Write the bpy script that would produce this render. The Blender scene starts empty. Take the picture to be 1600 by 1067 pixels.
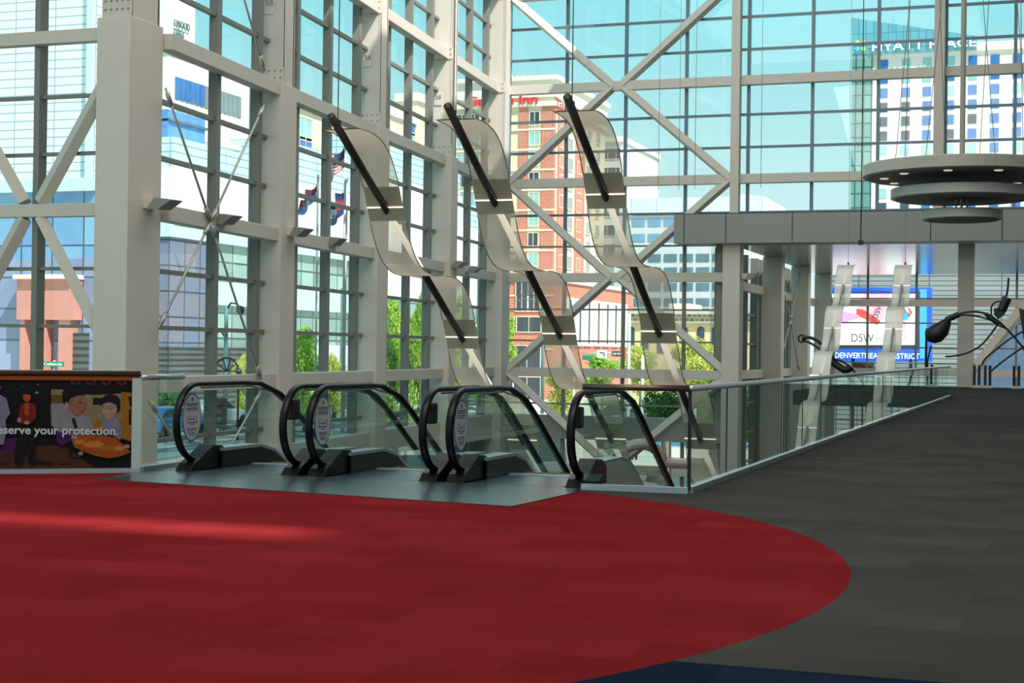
import bpy, bmesh, math, random
from mathutils import Vector, Matrix
random.seed(7)
S = bpy.context.scene
COL = S.collection

# ------------------------------------------------------------------ camera
FPX, EYE = 2450.0, 1.4
TH, PIT, ROLL = math.atan(852 / 2450.0), 13.2 / 2450.0, 0.0134
CAM = Vector((0, 0, EYE))
Fw = Vector((-math.sin(TH) * math.cos(PIT), math.cos(TH) * math.cos(PIT), math.sin(PIT)))
Hh = Vector((math.cos(TH), math.sin(TH), 0))
U0 = Hh.cross(Fw)
Rv = Hh * math.cos(ROLL) + U0 * math.sin(ROLL)
Uv = -Hh * math.sin(ROLL) + U0 * math.cos(ROLL)
cd = bpy.data.cameras.new('camera'); cam = bpy.data.objects.new('camera', cd); COL.objects.link(cam)
cd.sensor_width = 36; cd.lens = 36 * FPX / 1600; cd.clip_end = 3000; cd.clip_start = 0.1
mw = Matrix((Rv, Uv, -Fw)).transposed().to_4x4(); mw.translation = CAM
cam.matrix_world = mw
S.camera = cam

# ------------------------------------------------------------------ world, sun, lamps, exposure
S.view_settings.view_transform = 'Standard'; S.view_settings.look = 'None'
S.view_settings.exposure = 0.0; S.view_settings.gamma = 1.0
S.view_settings.use_curve_mapping = False
S.cycles.transparent_max_bounces = 24
S.cycles.max_bounces = 8
S.cycles.caustics_reflective = False; S.cycles.caustics_refractive = False
S.cycles.use_denoising = True
W = bpy.data.worlds.new('sky'); S.world = W; W.use_nodes = True
nt = W.node_tree; nt.nodes.clear()
wo = nt.nodes.new('ShaderNodeOutputWorld'); bg = nt.nodes.new('ShaderNodeBackground')
tc = nt.nodes.new('ShaderNodeTexCoord'); sx = nt.nodes.new('ShaderNodeSeparateXYZ'); rp = nt.nodes.new('ShaderNodeValToRGB')
nt.links.new(tc.outputs['Generated'], sx.inputs[0]); nt.links.new(sx.outputs['Z'], rp.inputs[0])
nt.links.new(rp.outputs[0], bg.inputs[0]); nt.links.new(bg.outputs[0], wo.inputs[0])
e = rp.color_ramp.elements
e[0].position = 0.0; e[0].color = (0.80, 0.97, 0.95, 1)
e[1].position = 1.0; e[1].color = (0.16, 0.50, 0.66, 1)
for pos, c in ((0.10, (0.62, 0.90, 0.90, 1)), (0.20, (0.36, 0.83, 0.90, 1)), (0.45, (0.24, 0.68, 0.82, 1))):
    k = e.new(pos); k.color = c
bg.inputs[1].default_value = 1.0

def lamp(name, kind, loc, aim, energy, color=(1, 1, 1), **kw):
    d = bpy.data.lights.new(name, kind); o = bpy.data.objects.new(name, d); COL.objects.link(o)
    o.location = loc; d.energy = energy; d.color = color
    o.rotation_euler = (Vector(aim) - Vector(loc)).to_track_quat('-Z', 'Y').to_euler()
    for k, v in kw.items(): setattr(d, k, v)
    return o
SUN = Vector((0.52, -0.34, 0.78)).normalized()
lamp('sun', 'SUN', SUN * 100, (0, 0, 0), 7.0, (1.0, 0.95, 0.88), angle=0.016)
# added area lights out of view, brightening the hall and the void
lamp('hall_fill_light', 'AREA', (-6, 6, 23.5), (-12, 30, 3), 8200, (1.0, 0.94, 0.86), shape='RECTANGLE', size=26, size_y=16)
lamp('void_fill_light', 'AREA', (-14, 45, 23.5), (-14, 45, 0), 5000, (1.0, 0.95, 0.9), shape='RECTANGLE', size=18, size_y=40)

lamp('lower_hall_fill_light', 'AREA', (-2, 86, 6.2), (-2, 86, 0), 1500, (1.0, 0.95, 0.88), shape='RECTANGLE', size=20, size_y=22)  # added unseen fill that lifts the columns of the lower hall
# ------------------------------------------------------------------ picture rays (used to measure positions on real planes)
def ray(x, y): return Fw + Rv * ((x - 800) / FPX) - Uv * ((y - 533.5) / FPX)
def oY(x, y, Y): d = ray(x, y); return CAM + d * (Y / d.y)
def oX(x, y, X): d = ray(x, y); return CAM + d * (X / d.x)
def oZ(x, y, z=0.0): d = ray(x, y); return CAM + d * ((z - EYE) / d.z)
def oP(x, y, A, n): d = ray(x, y); return CAM + d * ((A - CAM).dot(n) / d.dot(n))

# ------------------------------------------------------------------ materials
def lin(c): 
    c = c / 255.0
    return c / 12.92 if c <= 0.04045 else ((c + 0.055) / 1.055) ** 2.4
def rgb(r, g, b): return (lin(r), lin(g), lin(b), 1)
MATS = {}
def mat(name, c, rough=0.6, metal=0.0, var=0.06, scale=3.0, emit=0.0, bump=0.0, spec=0.5):
    if name in MATS: return MATS[name]
    m = bpy.data.materials.new(name); m.use_nodes = True; N = m.node_tree.nodes; L = m.node_tree.links
    b = N['Principled BSDF']; b.inputs['Roughness'].default_value = rough; b.inputs['Metallic'].default_value = metal
    b.inputs['Specular IOR Level'].default_value = spec
    col = rgb(*c)
    t = N.new('ShaderNodeTexCoord'); n = N.new('ShaderNodeTexNoise'); n.inputs['Scale'].default_value = scale
    n.inputs['Detail'].default_value = 4
    L.new(t.outputs['Object'], n.inputs['Vector'])
    mx = N.new('ShaderNodeMix'); mx.data_type = 'RGBA'
    mx.inputs[6].default_value = tuple(v * (1 - var) for v in col[:3]) + (1,)
    mx.inputs[7].default_value = tuple(min(1, v * (1 + var)) for v in col[:3]) + (1,)
    L.new(n.outputs['Fac'], mx.inputs[0]); L.new(mx.outputs[2], b.inputs['Base Color'])
    if emit:
        L.new(mx.outputs[2], b.inputs['Emission Color']); b.inputs['Emission Strength'].default_value = emit
    if bump:
        bp = N.new('ShaderNodeBump'); bp.inputs['Strength'].default_value = bump; L.new(n.outputs['Fac'], bp.inputs['Height'])
        L.new(bp.outputs[0], b.inputs['Normal'])
    MATS[name] = m
    return m
def glassmat(name, tint, refl=0.08, rough=0.0, fres=1.45):
    m = bpy.data.materials.new(name); m.use_nodes = True; N = m.node_tree.nodes; L = m.node_tree.links; N.clear()
    o = N.new('ShaderNodeOutputMaterial'); t = N.new('ShaderNodeBsdfTransparent'); g = N.new('ShaderNodeBsdfGlossy')
    t.inputs[0].default_value = (*tint, 1); g.inputs['Roughness'].default_value = rough; g.inputs[0].default_value = (0.9, 1, 0.97, 1)
    lw = N.new('ShaderNodeLayerWeight'); lw.inputs['Blend'].default_value = 0.5
    pw = N.new('ShaderNodeMath'); pw.operation = 'POWER'; pw.inputs[1].default_value = 4.0; L.new(lw.outputs['Facing'], pw.inputs[0])
    mu = N.new('ShaderNodeMath'); mu.operation = 'MULTIPLY_ADD'; mu.inputs[1].default_value = refl; mu.inputs[2].default_value = 0.035
    L.new(pw.outputs[0], mu.inputs[0]); mx = N.new('ShaderNodeMixShader'); L.new(mu.outputs[0], mx.inputs[0])
    L.new(t.outputs[0], mx.inputs[1]); L.new(g.outputs[0], mx.inputs[2]); L.new(mx.outputs[0], o.inputs[0])
    MATS[name] = m
    return m
def brickmat(name, c1, c2, mortar, scale=1.0, bw=0.6, bh=0.25, ms=0.02, rough=0.8, offset=0.5):
    m = bpy.data.materials.new(name); m.use_nodes = True; N = m.node_tree.nodes; L = m.node_tree.links
    b = N['Principled BSDF']; b.inputs['Roughness'].default_value = rough
    t = N.new('ShaderNodeTexCoord'); s = N.new('ShaderNodeSeparateXYZ'); a = N.new('ShaderNodeMath'); cb = N.new('ShaderNodeCombineXYZ')
    L.new(t.outputs['Object'], s.inputs[0]); L.new(s.outputs[0], a.inputs[0]); L.new(s.outputs[1], a.inputs[1])
    L.new(a.outputs[0], cb.inputs[0]); L.new(s.outputs[2], cb.inputs[1])
    k = N.new('ShaderNodeTexBrick'); L.new(cb.outputs[0], k.inputs['Vector']); k.inputs['Scale'].default_value = scale
    k.offset = offset
    k.inputs['Color1'].default_value = rgb(*c1); k.inputs['Color2'].default_value = rgb(*c2); k.inputs['Mortar'].default_value = rgb(*mortar)
    k.inputs['Brick Width'].default_value = bw; k.inputs['Row Height'].default_value = bh; k.inputs['Mortar Size'].default_value = ms
    k.inputs['Mortar Smooth'].default_value = 0.1
    L.new(k.outputs['Color'], b.inputs['Base Color']); MATS[name] = m
    return m

M_white = mat('white_painted_steel', (202, 195, 183), 0.55, var=0.03, scale=1.2)
M_case = mat('column_casing_paint', (205, 198, 186), 0.6, var=0.03, scale=0.8)
M_mull = mat('grey_aluminium_mullion', (126, 126, 118), 0.45, 0.2, var=0.04)
M_mullB = mat('blue_grey_mullion', (96, 116, 128), 0.4, 0.2, var=0.05)
M_rod = mat('tie_rod_steel', (176, 174, 164), 0.4, 0.5)
M_black = mat('black_rubber', (6, 6, 7), 0.42, var=0.1, spec=.25)
M_blackm = mat('black_metal', (20, 20, 22), 0.5, var=0.1)
M_dark = mat('dark_skirt', (8, 8, 9), 0.35, 0.0, spec=.3)
M_steel = mat('brushed_steel', (176, 186, 192), 0.3, 0.6, var=0.08, scale=8)
M_plate = mat('steel_floor_plate', (104, 120, 128), 0.24, 0.85, var=0.22, scale=1.3)
M_bronze = mat('bronze_handrail', (120, 100, 82), 0.35, 0.8)
M_conc = mat('light_paving', (205, 200, 188), 0.85, var=0.05, scale=0.3)
M_asph = mat('asphalt', (112, 114, 112), 0.9, var=0.08, scale=0.2)
M_lowfl = mat('lobby_terrazzo', (120, 122, 118), 0.35, var=0.06)
M_panel = mat('grey_metal_panel', (140, 142, 134), 0.5, 0.1, var=0.03, scale=0.4)
M_joint = mat('panel_joint', (52, 56, 54), 0.7)
M_wallg = mat('hall_wall_plaster', (176, 176, 168), 0.8, var=0.03)
M_ceil = mat('roof_deck', (120, 120, 114), 0.8)
G_win = glassmat('window_glass', (0.93, 0.99, 0.985), 0.3)
G_bal = glassmat('balustrade_glass', (0.90, 0.955, 0.935), 0.5)
G_far = glassmat('far_window_glass', (0.80, 0.86, 0.86), 0.3)

# ------------------------------------------------------------------ mesh builder
def wloc(o):
    v = Vector((0, 0, 0))
    while o is not None: v += o.location; o = o.parent
    return v
class MB:
    def __init__(s): s.v = []; s.f = []; s.m = []; s.smooth = []; s.ms = []
    def mi(s, m):
        if m is None: m = s.ms[0] if s.ms else None
        if m not in s.ms: s.ms.append(m)
        return s.ms.index(m)
    def add(s, vs, fs, m=None, smooth=False):
        n = len(s.v); s.v += [Vector(p) for p in vs]; i = s.mi(m) if m is not None or s.ms else 0
        for f in fs: s.f.append([n + k for k in f]); s.m.append(i); s.smooth.append(smooth)
        return s
    def box(s, x0, x1, y0, y1, z0, z1, m=None):
        return s.add([(x0,y0,z0),(x1,y0,z0),(x1,y1,z0),(x0,y1,z0),(x0,y0,z1),(x1,y0,z1),(x1,y1,z1),(x0,y1,z1)],
                     [(0,3,2,1),(4,5,6,7),(0,1,5,4),(1,2,6,5),(2,3,7,6),(3,0,4,7)], m)
    def bar(s, p, q, w, h, up=(0,0,1), m=None):       # w sideways, h along up
        p, q = Vector(p), Vector(q); d = (q - p).normalized(); side = d.cross(Vector(up))
        if side.length < 1e-4: side = d.cross(Vector((1,0,0)))
        side.normalize(); u = side.cross(d).normalized(); vs = []
        for c in (p, q):
            for a, b in ((-1,-1),(1,-1),(1,1),(-1,1)): vs.append(c + side * (a*w/2) + u * (b*h/2))
        return s.add(vs, [(0,1,2,3),(7,6,5,4),(0,4,5,1),(1,5,6,2),(2,6,7,3),(3,7,4,0)], m)
    def tube(s, pts, r, n=10, m=None, caps=True, ry=None, up=None):
        pts = [Vector(p) for p in pts]; vs = []; fs = []; N = len(pts); prev = None
        for i, p in enumerate(pts):
            d = (pts[min(i+1, N-1)] - pts[max(i-1, 0)]).normalized()
            if up is not None: a = d.cross(Vector(up)).normalized()
            elif prev is None:
                a = d.cross(Vector((0,0,1)));
                if a.length < 1e-3: a = d.cross(Vector((1,0,0)))
                a.normalize()
            else: a = (prev - d * prev.dot(d)).normalized()
            prev = a; b = d.cross(a); rr = r[i] if isinstance(r, (list, tuple)) else r; r2 = ry if ry else rr
            for k in range(n):
                t = 2*math.pi*k/n; vs.append(p + a*(rr*math.cos(t)) + b*(r2*math.sin(t)))
        for i in range(N-1):
            for k in range(n):
                k2 = (k+1) % n; fs.append((i*n+k, i*n+k2, (i+1)*n+k2, (i+1)*n+k))
        if caps: fs += [tuple(range(n))[::-1], tuple((N-1)*n+k for k in range(n))]
        return s.add(vs, fs, m, True)
    def prism(s, poly, off, m=None):                   # polygon of 3d points pushed along off
        off = Vector(off); n = len(poly); vs = [Vector(p) for p in poly]; vs += [p + off for p in vs]
        fs = [tuple(range(n))[::-1], tuple(n+k for k in range(n))] + [(k, (k+1)%n, n+(k+1)%n, n+k) for k in range(n)]
        return s.add(vs, fs, m)
    def lathe(s, c, prof, n=48, m=None):
        vs = []; fs = []
        for r, z in prof:
            for k in range(n): t = 2*math.pi*k/n; vs.append((c[0]+r*math.cos(t), c[1]+r*math.sin(t), c[2]+z))
        P = len(prof)
        for i in range(P-1):
            for k in range(n): k2=(k+1)%n; fs.append((i*n+k, i*n+k2, (i+1)*n+k2, (i+1)*n+k))
        fs += [tuple(range(n))[::-1], tuple((P-1)*n+k for k in range(n))]
        return s.add(vs, fs, m, False)
    def ball(s, c, r, m=None, n=12, sx=1, sy=1, sz=1):
        vs = []; fs = []; c = Vector(c)
        for i in range(n+1):
            a = math.pi*i/n
            for k in range(n*2): t = math.pi*k/n; vs.append(c + Vector((sx*r*math.sin(a)*math.cos(t), sy*r*math.sin(a)*math.sin(t), sz*r*math.cos(a))))
        w = n*2
        for i in range(n):
            for k in range(w): k2=(k+1)%w; fs.append((i*w+k, (i+1)*w+k, (i+1)*w+k2, i*w+k2))
        return s.add(vs, fs, m, True)
    def build(s, name, m=None, parent=None, origin=None, bevel=0.0):
        me = bpy.data.meshes.new(name); o = bpy.data.objects.new(name, me); COL.objects.link(o)
        if parent is not None: off = wloc(parent); o.parent = parent
        else:
            xs = [v.x for v in s.v]; ys = [v.y for v in s.v]; zs = [v.z for v in s.v]
            off = Vector(origin) if origin else Vector(((min(xs)+max(xs))/2, (min(ys)+max(ys))/2, min(zs)))
            o.location = off
        me.from_pydata([v - off for v in s.v], [], s.f)
        ms = s.ms if s.ms else [m]
        for q in ms: me.materials.append(q)
        for i, p in enumerate(me.polygons): p.material_index = s.m[i]; p.use_smooth = s.smooth[i]
        me.validate(); me.update()
        if bevel:
            b = o.modifiers.new('bevel', 'BEVEL'); b.width = bevel; b.segments = 2; b.limit_method = 'ANGLE'
        return o
def tag(o, label=None, cat=None, group=None, kind=None):
    if label: o['label'] = label
    if cat: o['category'] = cat
    if group: o['group'] = group
    if kind: o['kind'] = kind
    return o
def empty(name, loc, label=None, cat=None, group=None, kind=None):
    o = bpy.data.objects.new(name, None); COL.objects.link(o); o.location = loc; o.empty_display_size = 0.2
    return tag(o, label, cat, group, kind)
def struct(o, label, cat): return tag(o, label, cat, None, 'structure')
def copy_tree(o, parent=None):
    c = o.copy(); COL.objects.link(c); c.parent = parent
    for ch in list(o.children): copy_tree(ch, c)
    return c
def text(name, body, m, parent, O, ux, uy, size, extrude=0.01, align='LEFT', fit=None, bold=0.0):
    """lettering standing on the plane through O; ux = reading direction, uy = up"""
    cu = bpy.data.curves.new(name, 'FONT'); cu.body = body; cu.size = size; cu.extrude = extrude; cu.align_x = align
    cu.offset = bold; cu.resolution_u = 3
    o = bpy.data.objects.new(name, cu); COL.objects.link(o); cu.materials.append(m)
    ux = Vector(ux).normalized(); uy = Vector(uy); uy = (uy - ux * uy.dot(ux)).normalized(); uz = ux.cross(uy)
    M = Matrix((ux, uy, uz)).transposed().to_4x4(); M.translation = Vector(O) - (wloc(parent) if parent else Vector())
    o.matrix_basis = M; o.parent = parent
    bpy.context.view_layer.update(); w = o.dimensions.x
    me = bpy.data.meshes.new_from_object(o.evaluated_get(bpy.context.evaluated_depsgraph_get()))
    n = bpy.data.objects.new(name + '_mesh', me); bpy.data.objects.remove(o); n.name = name; COL.objects.link(n)
    if not me.materials: me.materials.append(m)
    n.matrix_basis = M; n.parent = parent
    if fit and w > 0: n.scale = (fit / w, 1, 1)
    return n

# ================================================================== THE BUILDING SHELL
YB, YF, YC = 71.6, 34.3, 99.0                       # back wall, near left piece, far hall wall
WA = Vector((-22.0, 35.4, 0)); WC = Vector((-25.41, 71.6, 0)); WD = (WC - WA).normalized(); WN = Vector((WD.y, -WD.x, 0))
BEAM = [-4.16, 0.36, 4.88, 9.4, 13.92, 18.44, 22.96]
ROWS = [b + k * 1.507 for b in BEAM for k in (0, 1, 2)]

# carpet floor -------------------------------------------------------
def carpet():
    m = bpy.data.materials.new('carpet_tiles'); m.use_nodes = True; N = m.node_tree.nodes; L = m.node_tree.links
    b = N['Principled BSDF']; b.inputs['Roughness'].default_value = 0.95; b.inputs['Specular IOR Level'].default_value = 0.0
    g = N.new('ShaderNodeNewGeometry'); s = N.new('ShaderNodeSeparateXYZ'); L.new(g.outputs['Position'], s.inputs[0])
    d = N.new('ShaderNodeVectorMath'); d.operation = 'DISTANCE'; d.inputs[1].default_value = (-7.61, 9.35, 0); L.new(g.outputs['Position'], d.inputs[0])
    def math_(op, a, v):
        n = N.new('ShaderNodeMath'); n.operation = op; L.new(a, n.inputs[0]); n.inputs[1].default_value = v; return n.outputs[0]
    inred = math_('LESS_THAN', d.outputs['Value'], 6.434)
    innavy = math_('LESS_THAN', s.outputs['Y'], 6.97)
    def bricks(c1, c2, w, h, rot):
        mp = N.new('ShaderNodeMapping'); mp.inputs['Rotation'].default_value = (0, 0, rot); L.new(g.outputs['Position'], mp.inputs[0])
        k = N.new('ShaderNodeTexBrick'); L.new(mp.outputs[0], k.inputs['Vector']); k.inputs['Scale'].default_value = 1
        k.inputs['Brick Width'].default_value = w; k.inputs['Row Height'].default_value = h; k.inputs['Mortar Size'].default_value = 0.0
        k.inputs['Color1'].default_value = c1; k.inputs['Color2'].default_value = c2; k.inputs['Mortar'].default_value = c1
        return k.outputs['Color']
    red = bricks(rgb(111, 30, 33), rgb(122, 36, 39), 0.92, 0.46, 0)
    grey = bricks(rgb(63, 64, 62), rgb(70, 71, 68), 0.92, 0.46, 0)
    navy = bricks(rgb(24, 36, 52), rgb(30, 42, 58), 0.92, 0.46, 0)
    def mix(f, a, c):
        n = N.new('ShaderNodeMix'); n.data_type = 'RGBA'; L.new(f, n.inputs[0]); L.new(a, n.inputs[6]); L.new(c, n.inputs[7]); return n.outputs[2]
    base = mix(inred, mix(innavy, grey, navy), red)
    nz = N.new('ShaderNodeTexNoise'); nz.inputs['Scale'].default_value = 60; nz.inputs['Detail'].default_value = 3; L.new(g.outputs['Position'], nz.inputs['Vector'])
    n2 = N.new('ShaderNodeTexNoise'); n2.inputs['Scale'].default_value = 1.1; n2.inputs['Detail'].default_value = 3; L.new(g.outputs['Position'], n2.inputs['Vector'])
    ad = N.new('ShaderNodeMath'); ad.operation = 'ADD'; L.new(nz.outputs['Fac'], ad.inputs[0]); L.new(n2.outputs['Fac'], ad.inputs[1])
    mr = N.new('ShaderNodeMapRange'); mr.inputs['From Min'].default_value = 0.6; mr.inputs['From Max'].default_value = 1.4
    mr.inputs['To Min'].default_value = 0.82; mr.inputs['To Max'].default_value = 1.18; L.new(ad.outputs[0], mr.inputs[0])
    hs = N.new('ShaderNodeHueSaturation'); L.new(base, hs.inputs['Color']); L.new(mr.outputs[0], hs.inputs['Value'])
    L.new(hs.outputs[0], b.inputs['Base Color'])
    bp = N.new('ShaderNodeBump'); bp.inputs['Strength'].default_value = 0.25; bp.inputs['Distance'].default_value = 0.01
    L.new(nz.outputs['Fac'], bp.inputs['Height']); L.new(bp.outputs[0], b.inputs['Normal'])
    return m
M_carpet = carpet()
poly = [(30,-30),(30,74),(-9.5,74),(-9.5,60),(-3.43,60),(-3.43,15.27),(-4.54,15.24),(-9.52,15.3),(-9.51,14.94),(-22,5.94),(-22,-30)]
struct(MB().prism([(x, y, -0.55) for x, y in poly], (0, 0, 0.55)).build('floor', M_carpet),
       'carpeted upper floor with a big red circle on dark grey tiles', 'floor')
fl = MB().prism([(x, y, 0.002) for x, y in [oZ(150,749).xy, oZ(800,792).xy, oZ(905,769).xy, (-4.55,15.3), (-9.5,15.3), (-9.5,14.96)]], (0, 0, 0.006))
struct(fl.build('floor_plate', M_plate), 'shiny steel landing plate in front of the escalators', 'floor plate')
struct(MB().box(-26, 30, 0, YC, -6.3, -6.0).build('floor_lobby', M_lowfl), 'lower lobby floor seen down through the glass balustrades', 'floor')

# roof, hidden side walls of the hall ---------------------------------
rf = MB()
sun_slot = Vector((oZ(45, 812).x, oZ(45, 812).y, 0)) + SUN * (25.0 / SUN.z)  # slot cut in the unseen roof along the sun ray to throw the carpet patch
rx, ry, rt = sun_slot.x, sun_slot.y, 72.2
rf.box(-40, rx - 2.6, -30, 30, 25, 25.2); rf.box(-15.5, rx - 2.6, 30, rt, 25, 25.2); rf.box(rx + 2.6, 60, -30, rt, 25, 25.2)  # roof stops short at left so the sun reaches the street trees
rf.box(rx - 2.6, rx + 2.6, -30, ry - 0.36, 25, 25.2); rf.box(rx - 2.6, rx + 2.6, ry + 0.36, rt, 25, 25.2)
struct(rf.build('ceiling', M_ceil), 'roof deck high over the concourse', 'ceiling')
struct(MB().box(30, 30.4, -30, YC, -6, 25).build('wall_right', M_wallg), 'plain inner wall on the far right of the concourse', 'wall')

def glazing(name, A, D, smin, smax, mull, z0, z1, label, mw=0.16, md=0.3, rows=ROWS, mm=None, rh=0.09, gm=None, band=None, thick=None):
    """glass wall: A origin, D direction along the wall, list of mullion stations, transoms at rows"""
    t = empty(name, tuple(A + D * smin + Vector((0, 0, z0))), label, 'window wall', None, 'structure')
    mm = mm or M_mull; gm = gm or G_win
    a, b = MB(), MB()
    for s in mull:
        w = (thick or {}).get(s, mw)
        p = A + D * s; a.bar(p + Vector((0, 0, z0)), p + Vector((0, 0, z1)), w, md, up=Vector((D.y, -D.x, 0)))
    a.build('mullion', mm, t)
    for z in rows:
        if z0 <= z <= z1: b.bar(A + D * smin + Vector((0, 0, z)), A + D * smax + Vector((0, 0, z)), 0.16, rh)
    if b.v: b.build('transom', mm, t)
    p, q = A + D * smin, A + D * smax
    out = Vector((-D.y, D.x, 0)) * (md / 2 + .02); p = p + out; q = q + out
    g = MB().add([(p.x, p.y, z0), (q.x, q.y, z0), (q.x, q.y, z1), (p.x, p.y, z1)], [(0, 1, 2, 3)]); g.build('glass_pane', gm, t)
    if band:
        c = MB().bar(A + D * smin + Vector((0, 0, (band[0]+band[1])/2)), A + D * smax + Vector((0, 0, (band[0]+band[1])/2)), 0.8, band[1]-band[0])
        c.build('spandrel_panel', M_case if abs(D.x) < .5 else M_panel, t)
    return t

def hb(p, q, w=0.36, h=0.42, name='beam', label=None, cat='beam', m=None):
    o = MB().bar(p, q, w, h).build(name, m or M_white, bevel=0.015); return struct(o, label, cat)
X = Vector((1, 0, 0)); Yv = Vector((0, 1, 0))

# 1 near left piece, facing us
glazing('window_1', Vector((0, YF + 0.7, 0)), X, -34, -22.75, [-31.4, -28.4, -25.45], -6, 25, 'near glass wall left of the first column', mw=0.17, md=0.35, band=(-2.8, -1.7))
for z in BEAM: 
    hb((-34, YF + 0.45, z), (-22.9, YF + 0.45, z), 0.3, 0.34, 'beam_near', 'white horizontal beam across the near left glass, level %s' % {-4.16:'below the floor',0.36:'at rail height',4.88:'under the crossing braces',9.4:'just below the casing top',13.92:'above the picture',18.44:'higher above',22.96:'at the roof'}[z])
# 2..5 receding left wall bays
WG = WA + Vector((-0.55, 0, 0))
def og(x): 
    p = oP(x, 500, WG, WN); return (p - WG).dot(WD)
LW = [og(330.5), og(396), og(455), og(506.5), og(552), og(598), og(633), og(666), og(703), og(727.5), og(753.5)]
for k in range(4):
    s0, s1 = (9.07 * k - 0.2 if k else 0.55), 9.07 * (k + 1) - 0.2
    mu = [s for s in LW if s0 <= s < s1]
    glazing('window_%d' % (k + 2), WG, WD, s0, s1, mu, -6, 25, 'glass bay %s of the long left wall' % ['between the first and second column','between the second and third column','between the third and fourth column','just before the inner corner'][k], mw=0.26, md=0.28, band=(-2.8, -1.7), rh=0.12)
    for z in BEAM:
        hb(WA + WD * s0 + Vector((-0.25, 0, z)), WA + WD * s1 + Vector((-0.25, 0, z)), 0.4, 0.42, 'beam_side', 'white beam across glass bay %d of the long left wall at height %.1f metres' % (k + 1, z + 0.0001))
# 6 back wall
BX = [-25.3 + 2.93 * k for k in range(0, 20)]
glazing('window_6', Vector((0, YB + 0.3, 0)), X, -25.5, 30, BX, 6.5, 25, 'upper back glass wall with wide panes and sky', mm=M_mullB, mw=0.14, md=0.2, rh=0.11)
glazing('window_7', Vector((0, YB + 0.3, 0)), X, -25.5, -14.1, [x for x in BX if x < -15] + [-14.75], -6, 6.5, 'lower back glass wall with street behind', mm=M_mull, mw=0.15, md=0.2, rh=0.08, band=(-2.8, -1.7), thick={-14.75: 0.5})
for z in BEAM:
    hb((-25.5, YB - 0.1, z), (-14.1 if z < 6 else 30, YB - 0.1, z), 0.4, 0.43, 'beam_back', 'white beam across the back glass wall at height %.1f metres' % z)

# diagonal braces -----------------------------------------------------
def brace(p, q, w, label, group=None, r=None):
    if r is None: o = MB().bar(p, q, w, w, up=(0, 0.3, 1)).build('diagonal_brace', M_white, bevel=0.01)
    else:
        o = empty('tie_rod', tuple(p), None, None)
        MB().tube([p, q], r, 8).build('rod', M_rod, o)
        d = (Vector(q) - Vector(p)).normalized()
        for e_, sg in ((Vector(p), 1), (Vector(q), -1)):
            c = MB(); c.tube([e_ + d * (0.15 * sg), e_ + d * (0.5 * sg)], r * 1.8, 8)
            c.build('clevis', M_rod, o)
    return tag(o, label, 'brace', group)
xm = -19.75; xl, xr = -25.1, -14.3; yb = YB - 0.15
names = ['from the second node down to the lower beam', 'x']
for (zn, zc, zt, tx) in ((4.88, 0.36, 9.4, 'lower'), (13.92, 9.4, 18.44, 'upper')):
    brace((xm-.2, yb, zn), (xl, yb, zc), 0.34, '%s node of the back wall, diagonal running down to the left corner' % tx)
    brace((xm+.2, yb, zn), (xr, yb, zc), 0.34, '%s node of the back wall, diagonal running down to the right column' % tx)
    brace((xm-.2, yb, zn), (xl, yb, zt), 0.34, '%s node of the back wall, diagonal running up to the left corner' % tx)
    brace((xm+.2, yb, zn), (xr, yb, zt), 0.34, '%s node of the back wall, diagonal running up to the right column' % tx)
brace((xl, yb, 0.36), (xm, yb, -4.16), 0.34, 'white diagonal below the rail level of the back wall, falling from the left corner')
brace((xr, yb, 0.36), (xm, yb, -4.16), 0.34, 'white diagonal below the rail level of the back wall, falling from the right column')
# near left K braces
n0 = oY(35, 323, YF)
for (x, y, t) in ((185, 60, 'rising right behind the first column'), (-110, 75, 'rising left out of the picture')):
    p = oY(x, y, YF); brace((n0.x + (0.25 if x > 35 else -0.25), YF + .45, 5.1), (p.x, YF + .45, p.z), 0.30, 'thick white diagonal over the near left beam, %s' % t)
for (x, y, t) in ((175, 590, 'falling right to the first column'), (-110, 590, 'falling left out of the picture')):
    p = oY(x, y, YF); brace((n0.x + (0.25 if x > 35 else -0.25), YF + .45, 4.7), (p.x, YF + .45, p.z), 0.30, 'thick white diagonal under the near left beam, %s' % t)
# tie rods of the first side bay
c1 = WA + WD * 0.9; c2 = WA + WD * 8.0; 
nod = oP(329, 347, WA, WN); upR = oP(412, 165, WA, WN); upL = oP(259, 138, WA, WN); dnR = oP(408, 592, WA, WN); dnL = oP(248, 512, WA, WN)
brace(nod, upL, 0, 'slim steel tie rod rising left to the first column', r=0.035)
brace(nod, upR, 0, 'slim steel tie rod rising right to the second column', r=0.035)
brace(nod, dnL, 0, 'slim steel tie rod falling left to the first column', r=0.035)
brace(nod, dnR, 0, 'slim steel tie rod falling right to the second column foot', r=0.035)
brace(oP(413, 110, WA, WN), oP(372, -35, WA, WN), 0, 'slim steel tie rod above the second column casing', r=0.035)
brace(oP(407, 612, WA, WN), oP(335, 745, WA, WN), 0, 'slim steel tie rod below rail level behind the left escalator', r=0.035)
brace(oP(232, 625, WA, WN), oP(315, 750, WA, WN), 0, 'slim steel tie rod low behind the corner of the glass balustrade', r=0.035)

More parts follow.
